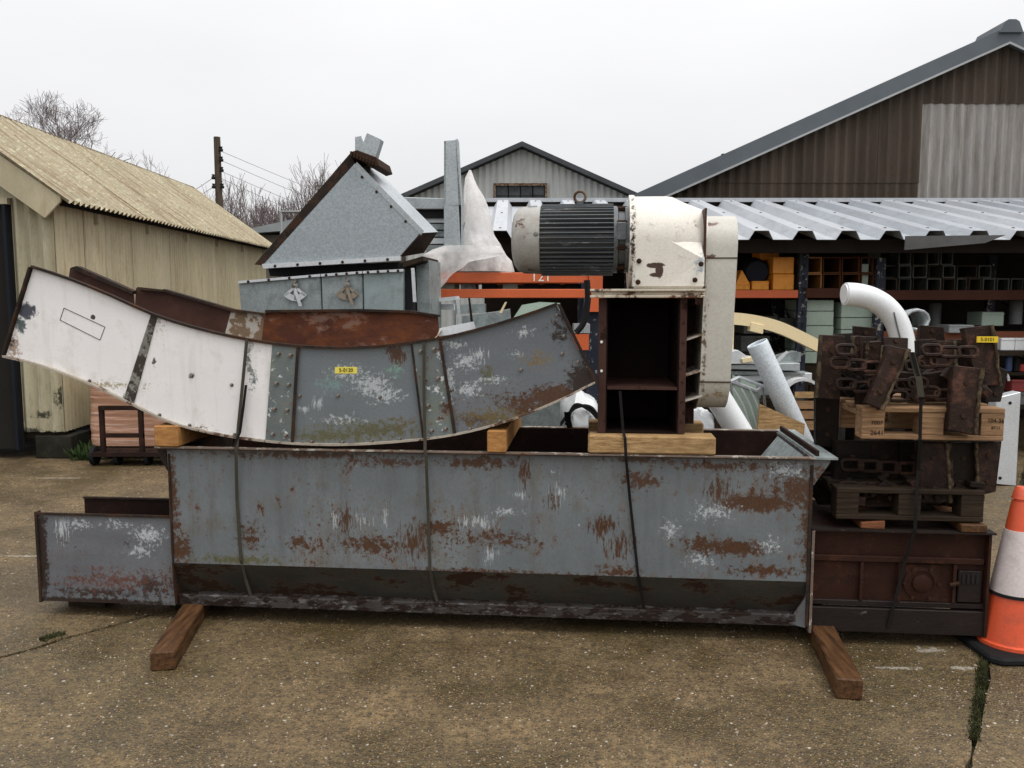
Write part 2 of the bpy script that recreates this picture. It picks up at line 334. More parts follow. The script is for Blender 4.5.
mo.build('moss', M_moss, label='low green moss growing along the concrete joints', cat='moss', kind='stuff')
# grit lying on the concrete
gr = MB(); random.seed(5)
for i in range(2600):
    px = random.uniform(0, 1024); py = 470+300*random.random()**.7; p = G(px, py)
    if p.y > 9: continue
    r = random.uniform(.0015, .0042); q0 = random.random()*3
    gr.add([p+Vector((math.cos(q0+k*2.1)*r*1.3, math.sin(q0+k*2.1)*r*1.3, 0)) for k in range(3)]+[p+Vector((0, 0, r))], [(0, 1, 3), (1, 2, 3), (2, 0, 3)])
M_grit = paint('pale_grit', (.34, .29, .22), .9, var=.6, scale=.7)
gr.build('grit', M_grit, label='small pale stone grit scattered over the wet concrete', cat='grit', kind='stuff')

# ------------------------------------------------------------------ corrugated sheets
def corr(x0, x1, fb, ft, P, wl, amp, rows=1, prof='sine'):
    """profile runs along u from x0 to x1; fb/ft give lower/upper v; P(u, v, h) maps to world, h = relief"""
    m = MB(); us = []
    if prof == 'sine':
        k = max(2, int((x1-x0)/wl*6)); us = [(x0+(x1-x0)*i/k, amp*math.cos(2*math.pi*(x0+(x1-x0)*i/k)/wl)) for i in range(k+1)]
    else:
        i0 = math.floor(x0/wl)-1
        for i in range(i0, int(x1/wl)+2):
            for fr, h in ((.0, 0), (.44, 0), (.56, 1), (.88, 1)): us.append(((i+fr)*wl, h*amp))
        def hat(x):
            for (ua, ha), (ub, hb) in zip(us, us[1:]):
                if ua <= x <= ub: return ha+(hb-ha)*(x-ua)/max(1e-9, ub-ua)
            return 0
        us = [(x0, hat(x0))]+[(u, h) for u, h in us if x0+1e-4 < u < x1-1e-4]+[(x1, hat(x1))]
    vs_ = []
    for u, h in us:
        b, t = fb(u), ft(u)
        for r_ in range(rows+1): vs_.append(P(u, b+(t-b)*r_/rows, h))
    n = rows+1
    return m.add(vs_, [(i*n+j, (i+1)*n+j, (i+1)*n+j+1, i*n+j+1) for i in range(len(us)-1) for j in range(rows)], prof == 'sine')
# ------------------------------------------------------------------ cream shed on the left
cx, cyY = -4.44, 8.35
K0 = AT(61, 196, cyY); E1 = AT(270, 238.5, 16.2); RB = AT(190, 188, 16.2); cx = K0.x; EZ = K0.z
dirS = Vector((E1.x-K0.x, E1.y-K0.y, 0)).normalized(); RBx = RB.x-E1.x; RZ = RB.z
ridge0 = Vector((K0.x+RBx, K0.y, RZ)); LEN = (Vector((E1.x, E1.y, 0))-Vector((K0.x, K0.y, 0))).length
shed = thing('shed', 'cream corrugated metal shed with steep lichen covered roof at the left', 'shed', (K0.x-1.5, K0.y, 0))
_sk = ((9, 9, .25), (.26, .17, .08), .56, .72, .55)
M_cream_side = paint('cream_sheet_side', (.45, .395, .26), .6, 0, var=.18, stretch=(1, 1, .25), dirt=(.30, .24, .13), dirt_t=(.52, .75), rust_t=.69, rust_c=(.33, .17, .06), bump=.05, streak=_sk)
M_side_v = [M_cream_side, paint('cream_sheet_side_b', (.47, .415, .28), .6, 0, var=.18, stretch=(1, 1, .25), dirt=(.30, .24, .13), dirt_t=(.52, .75), rust_t=.69, rust_c=(.33, .17, .06), bump=.05, streak=_sk), paint('cream_sheet_side_c', (.43, .375, .245), .6, 0, var=.18, stretch=(1, 1, .25), dirt=(.26, .2, .11), dirt_t=(.5, .75), rust_t=.66, rust_c=(.30, .15, .06), bump=.05, streak=_sk)]
M_cream_front = paint('cream_sheet_front', (.42, .38, .26), .6, 0, var=.2, stretch=(1, 1, .3), dirt=(.16, .15, .08), dirt_t=(.5, .72), rust_t=.68, rust_c=(.1, .06, .03), bump=.06, chip_t=.66, chip_c=(.45, .45, .34), marks=[(tuple(AT(a_, b_, cyY)-Vector((K0.x-1.5, K0.y, 0))), rx_, rz_, (.055, .055, .035), 2.2, .3) for a_, b_, rx_, rz_ in ((28, 433, .16, .05), (52, 437, .22, .06), (74, 428, .12, .12), (60, 398, .06, .12), (70, 410, .08, .10), (40, 415, .1, .04))])
M_roofc = paint('lichen_roof_sheet', (.36, .315, .215), .9, 0, var=.12, dirt=(.30, .235, .14), dirt_t=(.50, .62), rust_t=.63, rust_c=(.18, .11, .06), chip_t=.56, chip_c=(.49, .455, .32), bump=.3, scale=1.6, streak=((.35, 9, .35), (.17, .105, .06), .50, .64, .75))
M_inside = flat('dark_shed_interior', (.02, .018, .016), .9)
wallx = -.10
def side_pt(u, v, h): p = Vector((K0.x, K0.y, 0))+dirS*u; return Vector((p.x+wallx+h, p.y, v))
zb = .27
nsh = 13
for i in range(nsh):
    a, b = i*LEN/nsh, (i+1)*LEN/nsh+.03
    corr(a, b, lambda u: zb, lambda u: EZ-.02, lambda u, v, h, i=i: side_pt(u, v, h+(.006 if i % 2 else 0)), .076, .013).build('wall_sheet', M_side_v[(i*7) % 3], shed)
slope = (RZ-EZ)/(-RBx)
def roofz(x): return EZ+(K0.x-x)*slope if x > ridge0.x else RZ-(ridge0.x-x)*slope
fx0 = 2*ridge0.x-K0.x; doorx = AT(12, 300, cyY).x
for i, (a, b) in enumerate(((doorx, K0.x-.28), (K0.x-.31, K0.x+wallx+.01), (fx0+.1, doorx-1.3))):
    corr(a, b, lambda u: zb, lambda u: min(roofz(u), EZ+.1)-.03, lambda u, v, h, i=i: Vector((u, K0.y+.03-h-.004*i, v)), .13, .024).build('wall_sheet', M_cream_front, shed)
gb = MB().prism([(fx0+.1, K0.y+.02, EZ-.02), (K0.x+wallx, K0.y+.02, EZ-.02), (K0.x+wallx, K0.y+.02, EZ+.08), (ridge0.x, K0.y+.02, RZ-.05), (fx0+.1, K0.y+.02, EZ+.08)], (0, .04, 0)); gb.build('gable_panel', M_cream_front, shed)
MB().wbox(doorx-1.3, doorx+.015, K0.y+.02, K0.y+.06, .1, EZ-.06).build('door', M_inside, shed)  # dark sheet paints the unlit doorway opening as a plain dark colour
MB().wbox(doorx-1.3, doorx+.03, K0.y-.04, K0.y+.02, EZ-.08, EZ-.02).build('lintel', M_cream_side, shed)
M_blueedge = flat('blue_black_paint', (.012, .015, .02), .5)
MB().wbox(doorx-.02, doorx+.01, K0.y-.05, K0.y+.02, .1, EZ-.08).build('door_post', M_blueedge, shed)
ff = MB(); ff.prism([(K0.x+.04, K0.y-.09, EZ-.06), (K0.x+.04, K0.y-.09, EZ-.02), (ridge0.x, K0.y-.09, RZ-.02), (ridge0.x, K0.y-.09, RZ-.30), (K0.x-.12, K0.y-.09, EZ-.22)], (0, .03, 0)); ff.build('bargeboard', M_cream_side, shed, bevel=.004)
rt = Vector((RBx, 0, RZ-EZ)); rl = rt.length; rtn = rt.normalized(); rnorm = Vector((-rtn.z, 0, rtn.x)); rnorm = rnorm if rnorm.z > 0 else -rnorm
for i in range(nsh):
    a, b = -.12+i*(LEN+.3)/nsh, -.12+(i+1)*(LEN+.3)/nsh+.04
    corr(a, b, lambda u: -.14, lambda u: rl, lambda u, v, h, i=i: Vector((K0.x, K0.y, EZ+.02))+dirS*u+rtn*v+rnorm*(h+.004*(i % 2)), .11, .022, rows=2).build('roof_sheet', M_roofc, shed)
MB().prism([Vector((K0.x, K0.y-.12, EZ))+rtn*rl, Vector((2*ridge0.x-K0.x, K0.y-.12, EZ)), Vector((2*ridge0.x-K0.x, K0.y-.12, EZ-.02)), Vector((K0.x, K0.y-.12, EZ-.02))+rtn*rl], dirS*(LEN+.3)).build('roof_sheet', M_roofc, shed)
rr0 = Vector((ridge0.x, K0.y-.12, RZ+.02)); MB().tube([rr0, rr0+dirS*(LEN+.3)], .028, 8).build('ridge_cap', paint('mossy_ridge', (.15, .11, .07), .9, var=.4, dirt=(.07, .055, .035), bump=.4), shed)
MB().prism([side_pt(0, EZ-.075, -.0), side_pt(0, EZ-.075, .05), side_pt(0, EZ-.02, .05), side_pt(0, EZ-.02, 0)], dirS*LEN).build('eaves_board', M_dark, shed)
for i in range(6):
    p = side_pt(.9+i*1.35, EZ-.17, .03); MB().box(p+Vector((0, 0, .03)), (.05, .06, .10)).build('rafter_end', M_cream_front, shed)
M_plinth = paint('mossy_dark_block', (.022, .020, .015), .9, 0, var=.4, dirt=(.04, .05, .03), bump=.4)
for i, x in enumerate((K0.x-.20, K0.x-1.7, K0.x-2.9)):
    MB().wbox(x-.2, x+.16, K0.y+.02, K0.y+.4, 0, .23).build('plinth_block', M_plinth, shed, bevel=.01)
for i in range(1, 5):
    p = side_pt(i*1.9, 0, 0); MB().wbox(p.x-.3, p.x-.02, p.y, p.y+.4, 0, .24).build('plinth_block', M_plinth, shed)
MB().wbox(fx0+.1, K0.x-.13, K0.y+.08, K0.y+.16, .2, .27).build('sill_beam', M_wood_dk, shed)
MB().prism([(fx0, K0.y+.1, .262), (K0.x-.15, K0.y+.1, .262), (K0.x-.15, K0.y+.1, .25), (fx0, K0.y+.1, .25)], dirS*LEN).build('floor_panel', M_wood_dk, shed)
random.seed(11)
# weeds at the shed corner
M_weed = paint('dark_weed_green', (.035, .06, .018), .8, var=.5, scale=3)
wd = MB()
for i in range(500):
    px = random.uniform(66, 90); p = G(px, 463); p = Vector((p.x, cyY-.05+random.uniform(-.05, .3), 0)); h = random.uniform(.03, .2)*(.4+.6*random.random())
    a = random.random()*6.28; r = .012; tip = p+Vector((random.gauss(0, .05), random.gauss(0, .05), h)); dx = Vector((math.cos(a), math.sin(a), 0))*r; m_ = p.lerp(tip, .7)
    wd.add([m_-dx, m_+dx, tip, p], [(0, 1, 2), (1, 0, 3)])
wd.build('weeds', M_weed, label='dark green weeds at the foot of the cream shed corner', cat='weeds', kind='stuff')
# wrapped boxes and trolley in front of the shed side
M_wrap = paint('peach_wrapped_cartons', (.40, .21, .13), .3, 0, var=.2, dirt=(.52, .37, .30), dirt_t=(.52, .62), stretch=(.35, .35, 5), bump=.25)
wt = thing('wrapped_pallet_load', 'peach coloured carton stack wrapped in clear film beside the shed corner', 'wrapped boxes', (AT(140, 400, 8.5).x, 8.6, 0))
x0, x1 = AT(85, 430, 8.3).x, AT(250, 430, 8.3).x
wbm = MB(); ring = []; cxw, cyw, hx, hy = (x0+x1)/2, 8.65, (x1-x0)/2, .35
for k in range(96):
    q_a = 2*math.pi*k/96; ring.append((math.copysign(abs(math.cos(q_a))**.28, math.cos(q_a))*hx, math.copysign(abs(math.sin(q_a))**.28, math.sin(q_a))*hy))
wv_ = []
for i in range(61):
    z = .14+.95*i/60
    for k, (a_, b_) in enumerate(ring):
        f_a = 1+.012*math.sin(z*9+k*.1)-.022*abs(mnoise.noise(Vector((a_*1.2, b_*1.2, z*26))))-.012*abs(mnoise.noise(Vector((a_*3, b_*3, z*60)))); wv_.append((cxw+a_*(1+(f_a-1)*.35/hx), cyw+b_*(1+(f_a-1)*1.6), z))
wbm.add(wv_, [(i*96+k, i*96+(k+1) % 96, (i+1)*96+(k+1) % 96, (i+1)*96+k) for i in range(60) for k in range(96)]+[tuple(60*96+k for k in range(96))], True).build('film_wrapped_stack', M_wrap, wt)
for k in range(3): MB().wbox(x0+.05+k*.7, x0+.2+k*.7, 8.32, 8.95, 0, .11).build('pallet_block', M_wood_dk, wt)
MB().wbox(x0, x1, 8.31, 9.0, .11, .135).build('pallet_deck', M_wood_dk, wt)
tr = thing('trolley', 'black metal frame trolley standing before the wrapped carton stack', 'trolley', (AT(120, 460, 8.0).x, 8.0, 0))
def px_x(px, Y, py=420): return AT(px, py, Y).x
a, b = px_x(102, 8.0), px_x(141, 8.0)
zt_ = AT(120, 410, 8.0).z; zr = AT(120, 452, 8.0).z
for x in (a, b): MB().wbox(x-.02, x+.02, 7.98, 8.02, zr, zt_).build('upright', M_rustdk, tr)
MB().wbox(a-.02, b+.25, 7.975, 8.025, zt_, zt_+.04).build('top_rail', M_rustdk, tr)
MB().wbox(a-.1, b+.45, 7.97, 8.03, zr-.04, zr).build('base_rail', M_rustdk, tr)
MB().wbox(a-.02, b+.02, 7.985, 8.015, zr+.14, zr+.18).build('cross_rail', M_rustdk, tr)
MB().wbox(a-.1, b+.45, 8.03, 8.28, zr-.03, zr-.01).build('platform', M_rustdk, tr)
for x, r in ((a-.12, .09), (a+.1, .07), (b+.02, .07), (b+.38, .08)):
    MB().lathe((x-.02, 8.06, r), (1, 0, 0), [(0, r*.8), (.005, r), (.045, r), (.05, r*.8)], 20).build('wheel', M_black, tr)
# ------------------------------------------------------------------ bare trees, pole, wires, far roofs
M_bark = paint('grey_brown_bark', (.11, .09, .08), .9, var=.3, scale=3)
M_twig = paint('purple_brown_twigs', (.19, .155, .15), .9, var=.3, scale=2)
PRUNE = [None]; RMIN = [.006]
def branch(m, p, d, l, r, lvl, spread, maxl, up=.12):
    if PRUNE[0] and lvl > 1:
        c_, rx_, rz_ = PRUNE[0]; e_ = p+d*l*.5-c_
        if (e_.x/rx_)**2+(e_.y/rx_)**2+(e_.z/rz_)**2 > 1: return
    n = 3; path = [p]; rs = [r]; q = p.copy(); dd = d.copy()
    for i in range(n):
        dd = (dd+Vector((random.gauss(0, .14), random.gauss(0, .14), random.gauss(0, .10)+up*.4))).normalized(); q = q+dd*l/n; path.append(q.copy()); rs.append(max(RMIN[0], r*(1-.45*(i+1)/n)))
    m.tube(path, rs, 5 if lvl < 2 else 3, caps=False)
    if lvl >= maxl: return
    kids = random.choice((2, 3, 3) if PRUNE[0] else (3, 3, 4)) if lvl < maxl-1 else 4
    for k in range(kids):
        t = random.uniform(.4, 1) if k else 1.0; i = min(n-1, int(t*n)); base = path[i].lerp(path[i+1], t*n-i) if i < n else path[-1]
        ax = Vector((random.gauss(0, 1), random.gauss(0, 1), random.gauss(0, 1))).normalized(); nd = (dd+ax*spread*(.5+random.random()*.7)+Vector((0, 0, up))).normalized()
        branch(m, base, nd, l*random.uniform(.6, .82), rs[min(i+1, n)]*.72, lvl+1, spread, maxl, up)
def tree(px, py_top, py_ref, Y, hw, seed, label, trunk_l, l0_, maxl, spread=.75, prune=None):
    random.seed(seed); base = AT(px, 300, Y); top = AT(px, py_top, Y).z; base.z = 0
    t = thing('bare_tree', label, 'tree', base)
    PRUNE[0] = prune; RMIN[0] = .0065 if prune else .006; tm = MB(); th = trunk_l*top; r = top*.032; tm.tube([base, base+Vector((.1, 0, th*.5)), base+Vector((.05, 0, th))], [r*1.3, r, r*.8], 8); tm.build('trunk', M_bark, t)
    cm = MB()
    for k in range(8):
        a = k*.785+random.random(); d = Vector((math.cos(a)*.7, math.sin(a)*.7, .8+random.random()*.5)).normalized()
        branch(cm, base+Vector((.05, 0, th*random.uniform(.85, 1))), d, l0_*(top-th), r*.65, 0, spread, maxl)
    cm.build('crown', M_twig, t); PRUNE[0] = None; RMIN[0] = .0065; return t
tree(66, 106, 0, 42, 0, 21, 'leafless spreading tree rising above the cream shed ridge', .42, .42, 6, .95, (AT(60, 150, 42), 2.7, 2.6))
tree(124, 152, 0, 46, 0, 5, 'smaller leafless tree half hidden below the tall spreading one', .45, .40, 5, .8, (AT(126, 176, 46), 2.0, 1.5))
def shrub(px, py, Y, wpx, seed, label, n=26, grp=None):
    random.seed(seed); base = AT(px, 300, Y); base.z = 0; top = AT(px, py, Y).z; w_ = wpx/850*Y/2
    m = MB()
    for i in range(n):
        x = random.uniform(-w_, w_); p = base+Vector((x, random.uniform(-w_, w_)*.5, 0)); h = top*random.uniform(.60, .86)*(1-.25*abs(x)/w_)
        branch(m, p+Vector((0, 0, h*.4)), Vector((random.gauss(0, .12), 0, 1)).normalized(), h*.34, .055, 1, .55, 5, .2); m.tube([p, p+Vector((0, 0, h*.41))], .03, 4)
    m.build('bare_bush', M_twig, label=label, cat='bush', group=grp)
shrub(243, 188, 34, 42, 1, 'sparse leafless bush just right of the utility pole', 16)
shrub(278, 180, 32, 46, 2, 'dense leafless purple brown bush between pole and hopper', 26)
shrub(318, 176, 33, 44, 3, 'leafless bush touching the dark left edge of the hopper', 26)
M_pole = wood('pole_timber', (.10, .075, .055), (.05, .035, .025), grain=(8, 8, 1))
pb = AT(222.5, 300, 24); pb.z = 0; pt = AT(216, 137, 24)
pole = thing('utility_pole', 'dark wooden utility pole standing behind the cream shed', 'pole', pb)
MB().tube([Vector((pb.x, 24, 0)), Vector((pb.x, 24, pt.z))], [.12, .09], 10).build('post', M_pole, pole)
for dz, sx_ in ((.35, 1), (.62, 1), (.9, 1), (1.35, 1), (1.1, -1), (1.35, -1)):
    MB().lathe((pb.x+sx_*.12, 23.95, pt.z-dz-.05), (0, 0, 1), [(0, .05), (.05, .06), (.09, .03), (.13, .05)], 8).build('insulator', M_dark, pole)
M_wire = flat('grey_wire', (.25, .25, .26), .7)
for i, (dz, tx, ty) in enumerate(((.4, 400, 217), (.65, 400, 228), (.95, 400, 238), (1.15, 400, 250))):
    a = Vector((pb.x+.14, 24, pt.z-dz)); b = AT(tx, ty, 38); path = [a.lerp(b, k/8)-Vector((0, 0, .15*math.sin(math.pi*k/8))) for k in range(9)]
    MB().tube(path, .007, 4).build('wire', M_wire, label=['topmost', 'second', 'third', 'lowest'][i]+' wire sloping down to the right from the pole', cat='wire', group='overhead wires')
for i, (dz, tx, ty) in enumerate(((1.1, 100, 200), (1.35, 70, 222))):
    a = Vector((pb.x-.14, 24, pt.z-dz)); b = AT(tx, ty, 20); path = [a.lerp(b, k/8)-Vector((0, 0, .4*math.sin(math.pi*k/8))) for k in range(9)]
    MB().tube(path, .010, 4).build('wire', M_wire, label=['upper', 'lower'][i]+' wire sagging left from the pole over the cream roof', cat='wire', group='overhead wires')
M_farroof = paint('pale_grey_roof', (.26, .28, .28), .7, var=.15)
M_farwall = paint('brown_far_wall', (.13, .11, .085), .9, var=.2)
fb = thing('low_building', 'low far building with pale grey roof behind the hopper', 'building', (AT(300, 230, 22).x, 22, 0))
a = AT(238, 231, 22); b = AT(345, 208, 22); c_ = AT(345, 226, 22)
MB().prism([(a.x, 22, a.z), (b.x, 22, b.z), (b.x+5, 22, b.z), (b.x+5, 22, a.z-.1), (b.x, 22, c_.z), (a.x, 22, a.z-.08)], (0, 5, 0)).build('roof', M_farroof, fb)
MB().wbox(a.x, b.x+5, 22.3, 26.8, 0, a.z-.07).build('wall', M_farwall, fb)
rl_ = MB(); p0 = AT(281, 212, 9); p1 = AT(300, 211, 9); rl_.tube([Vector((p0.x, 9, 0)), p0, p1+Vector((1.6, 0, 0)), Vector((p1.x+1.6, 9, 0))], .02, 8)
rl_.build('hand_rail', M_galv, label='bent galvanised tube rail behind the hopper left edge', cat='rail')

# ------------------------------------------------------------------ small grey gabled building in the middle distance
YB = 20.0
bl = thing('gabled_building', 'pale grey corrugated building with low gable and dark window', 'building', (AT(520, 200, YB).x, YB, 0))
ap = AT(522, 148, YB); el = AT(405, 199, YB); er = AT(636, 199, YB)
M_greysh = paint('pale_grey_sheet', (.44, .45, .43), .6, 0, var=.15, stretch=(1, 1, .25), dirt=(.31, .30, .26), dirt_t=(.55, .8), rust_t=.68, rust_c=(.25, .15, .08), bump=.05)
def gz(x): return (el.z+(ap.z-el.z)*(x-el.x)/(ap.x-el.x)) if x < ap.x else (er.z+(ap.z-er.z)*(er.x-x)/(er.x-ap.x))
wx0, wx1 = AT(496, 190, YB).x, AT(545, 190, YB).x; wz0, wz1 = AT(520, 206, YB).z, AT(520, 186, YB).z
cuts = [el.x+.05, AT(438, 0, YB).x, AT(467, 0, YB).x, wx0, (wx0+wx1)/2, wx1, AT(575, 0, YB).x, AT(603, 0, YB).x, er.x-.05]
cuts = sorted(cuts)
for i in range(len(cuts)-1):
    a, b = cuts[i], cuts[i+1]; win = a > wx0-.01 and b < wx1+.01
    P_ = lambda u, v, h, i=i: Vector((u, YB-h-.006*(i % 2), v))
    if win:
        corr(a, b, lambda u: 0, lambda u: wz0, P_, .15, .02).build('wall_sheet', M_greysh, bl); corr(a, b, lambda u: wz1, lambda u: gz(u)-.02, P_, .15, .02).build('wall_sheet', M_greysh, bl)
    else: corr(a, b, lambda u: 0, lambda u: gz(u)-.02, P_, .15, .02).build('wall_sheet', M_greysh, bl)
M_glass = paint('dark_dusty_glass', (.05, .055, .06), .2, 0, var=.5, dirt=(.10, .10, .09), scale=2)
M_frame = paint('rusty_window_frame', (.20, .15, .10), .8, rust_t=.5, scale=2)
wf = MB(); wf.wbox(wx0-.05, wx1+.05, YB-.05, YB+.01, wz1, wz1+.06).wbox(wx0-.05, wx0, YB-.05, YB+.01, wz0, wz1).wbox(wx1, wx1+.05, YB-.05, YB+.01, wz0, wz1).wbox(wx0-.05, wx1+.05, YB-.06, YB+.01, wz0-.05, wz0)
wfo = wf.build('window', M_frame, bl)
xm = (wx0+wx1)/2
for k in range(4):
    for j in range(2):
        a = wx0+(wx1-wx0)*k/4+.015; b = wx0+(wx1-wx0)*(k+1)/4-.015; z0 = wz0+(wz1-wz0)*j/2+.01; z1 = wz0+(wz1-wz0)*(j+1)/2-.01
        MB().wbox(a, b, YB-.01, YB, z0, z1).build('pane', M_glass, wfo)
M_fascia = paint('dark_grey_roof_edge', (.07, .075, .08), .7, var=.2)
for e in (el, er):
    s_ = -1 if e is el else 1; f = MB(); o_ = Vector((s_*.25, 0, -.25*(ap.z-e.z)/abs(ap.x-e.x)))
    f.prism([Vector((e.x, YB-.25, e.z))+o_, Vector((ap.x, YB-.25, ap.z)), Vector((ap.x, YB-.25, ap.z+.11)), Vector((e.x, YB-.25, e.z+.11))+o_], (0, 10, 0)); f.build('roof', M_fascia, bl)
MB().wbox(el.x, er.x, YB+.05, YB+9.6, 0, el.z-.05).build('wall', M_greysh, bl)

# ------------------------------------------------------------------ big brown shed at the right
YS = 12.2
bs_ = thing('large_shed', 'large dark brown corrugated shed with grey verge and pale cladding patch', 'shed', (AT(1003, 200, YS).x, YS, 0))
ap = AT(1003, 44, YS); el = AT(648, 203, YS); hw_ = ap.x-el.x; er = Vector((ap.x+hw_, YS, el.z))
def gz2(x): return ap.z-(abs(x-ap.x))*(ap.z-el.z)/hw_
M_brownsh = paint('dark_brown_fibre_cement', (.082, .064, .049), .9, 0, var=.3, stretch=(1, 1, .15), dirt=(.10, .078, .058), dirt_t=(.5, .7), chip_t=.70, chip_c=(.3, .28, .24), bump=.2)
M_palesh = paint('pale_fibre_cement', (.33, .31, .29), .9, 0, var=.2, stretch=(1, 1, .12), dirt=(.20, .18, .155), dirt_t=(.46, .64), bump=.1)
xs_ = [el.x, AT(735, 0, YS).x, AT(843, 0, YS).x, AT(882, 0, YS).x, AT(920, 100, YS).x]
px0, pz1 = AT(921, 101, YS).x, AT(960, 101, YS).z
zc1 = AT(760, 181, YS).z
for i in range(4):
    for j, (z0, z1) in enumerate(((1.0, zc1), (zc1-.03, 99))):
        if i == 0 and j == 1: pass
        corr(xs_[i]+.02, xs_[i+1]+.03, lambda u, z0=z0: min(z0, gz2(u)), lambda u, z1=z1: max(min(z1, gz2(u)), min(z0, gz2(u))), lambda u, v, h, i=i, j=j: Vector((u, YS-h-.006*(i % 2)-.009*j, v)), .146, .026).build('cladding_sheet', M_brownsh, bs_)
corr(px0-.02, ap.x, lambda u: pz1-.04, lambda u: gz2(u), lambda u, v, h: Vector((u, YS-h-.012, v)), .146, .026).build('cladding_sheet', M_brownsh, bs_)
corr(ap.x, er.x-.05, lambda u: min(pz1-.04, gz2(u)), lambda u: gz2(u), lambda u, v, h: Vector((u, YS-h-.016, v)), .146, .026).build('cladding_sheet', M_brownsh, bs_)
for a, b in ((px0, AT(968, 0, YS).x), (AT(968, 0, YS).x-.03, AT(1030, 0, YS).x), (AT(1030, 0, YS).x-.03, AT(1100, 0, YS).x)):
    corr(a, b, lambda u: 1.0, lambda u: min(pz1, gz2(u)), lambda u, v, h, a=a: Vector((u, YS-h-(.006 if a == px0 else .0), v)), .146, .026).build('cladding_sheet', M_palesh, bs_)
corr(AT(1100, 0, YS).x-.03, er.x-.05, lambda u: 1.0, lambda u: min(pz1, gz2(u)), lambda u, v, h: Vector((u, YS-h, v)), .146, .026).build('cladding_sheet', M_brownsh, bs_)
M_verge = paint('blue_grey_verge', (.105, .12, .135), .6, 0, var=.1, bump=.03)
M_vergelt = paint('pale_verge_lip', (.35, .36, .36), .6, 0, var=.1)
sl_ = (ap.z-el.z)/hw_
for sgn_ in (-1, 1):
    segs = 3
    for k in range(segs):
        xa = ap.x+sgn_*hw_*1.04*k/segs; xb = ap.x+sgn_*hw_*1.04*(k+1)/segs
        z = lambda x: ap.z-abs(x-ap.x)*sl_
        MB().prism([(xa, YS-.16, z(xa)-.02), (xb, YS-.16, z(xb)-.02), (xb, YS-.16, z(xb)+.20), (xa, YS-.16, z(xa)+.20)], (0, .12+.004*k, 0)).build('bargeboard', M_verge, bs_)
    xe = ap.x+sgn_*hw_*1.04
    MB().prism([(ap.x, YS-.175, ap.z-.045), (xe, YS-.175, z(xe)-.045), (xe, YS-.175, z(xe)-.015), (ap.x, YS-.175, ap.z-.015)], (0, .02, 0)).build('verge_lip', M_vergelt, bs_)
    MB().prism([(ap.x, YS-.02, ap.z+.02), (xe, YS-.02, z(xe)+.02), (xe, YS-.02, z(xe)+.19), (ap.x, YS-.02, ap.z+.19)], (0, 15, 0)).build('roof', M_verge, bs_)
MB().prism([(ap.x-.16, YS-.2, ap.z+.10), (ap.x+.16, YS-.2, ap.z+.10), (ap.x+.10, YS-.2, ap.z+.24), (ap.x+.05, YS-.2, ap.z+.27), (ap.x-.05, YS-.2, ap.z+.27), (ap.x-.10, YS-.2, ap.z+.24)], (0, .7, 0)).build('ridge_cap', M_verge, bs_)
MB().wbox(el.x+.1, er.x-.1, YS+.06, YS+15, 0, el.z).build('wall', M_brownsh, bs_)
bp = AT(728, 155, YS-.1); MB().wbox(bp.x-.08, bp.x+.08, YS-.1, YS-.02, bp.z-.03, bp.z+.02).build('bracket', M_dark, bs_)

# ------------------------------------------------------------------ canopy with trapezoidal sheets
cf = AT(760, 245.5, 8.2); cr = AT(760, 211, 11.2)
YC0, YC1, ZC0, ZC1 = 8.2, 11.2, cf.z, cr.z
can = thing('canopy', 'long lean-to canopy of pale trapezoidal roof sheets over the racking', 'canopy', (3.0, 9.7, 0))
M_can = paint('pale_blue_white_roof_sheet', (.43, .45, .475), .4, .1, var=.12, dirt=(.31, .32, .335), dirt_t=(.5, .75), bump=.03, stretch=(1, .3, 1), streak=((5, .3, .3), (.27, .27, .27), .5, .7, .45))
runv = Vector((0, YC1-YC0, ZC1-ZC0)); nv = Vector((0, -runv.z, runv.y)).normalized()
xl, xr = AT(484, 205, YC1).x, 8.4
WL = .415; M_canv = [M_can, paint('canopy_sheet_b', (.38, .405, .44), .45, .1, var=.15, dirt=(.27, .28, .29), dirt_t=(.48, .7), bump=.04, stretch=(1, .3, 1), streak=((5, .3, .3), (.24, .24, .23), .5, .7, .5))]; kcan = 0
k0 = xl
while k0 < xr-.01:
    k1 = min(k0+3*WL, xr)
    off = .5*WL*0
    corr(k0-off, k1-off+.02, lambda u: 0, lambda u: 1, lambda u, v, h: Vector((u, YC0, ZC0+.055))+runv*v+nv*h, WL, .085, prof='trap').build('roof_sheet', M_canv[kcan % 2], can, solid=.004); kcan += 1
    k0 = k1
M_canund = paint('dark_purlin_timber', (.018, .013, .010), .8, var=.3)
fx = MB(); ii = math.ceil(xl/WL)
while ii*WL < xr-.1:
    for f_ in (.06, .5, .94):
        c_ = Vector((ii*WL-.12+.005, YC0, ZC0+.055))+runv*f_+nv*.088; fx.box(c_, (.022, .022, .012))
    ii += 1
fx.build('fixing_screws', M_bolt, can)['kind'] = 'stuff'
MB().wbox(xl, xr, YC0+.18, YC0+.26, ZC0-.06, ZC0+.075).build('purlin', M_canund, can)
MB().wbox(xl, xr, YC0+1.5, YC0+1.58, ZC0+.17, ZC0+.31).build('purlin', M_canund, can)
MB().wbox(xl, xr, YC1-.02, YC1+.03, ZC1+.115, ZC1+.165).build('flashing', M_can, can)
MB().wbox(xl, xr, YC1+.03, YC1+.07, 0, ZC1+.12).build('back_wall', M_canund, can)
MB().wbox(xr, xr+.04, YC0+.3, YC1, 0, ZC0+.1).build('end_wall', M_canund, can)
for px in (590, 1052):
    x = AT(px, 300, YC0+.2).x; MB().wbox(x-.04, x+.04, YC0+.18, YC0+.26, 0, ZC0-.06).build('post', M_bluerack, can)
M_hb = paint('dull_grey_board', (.10, .10, .10), .7)
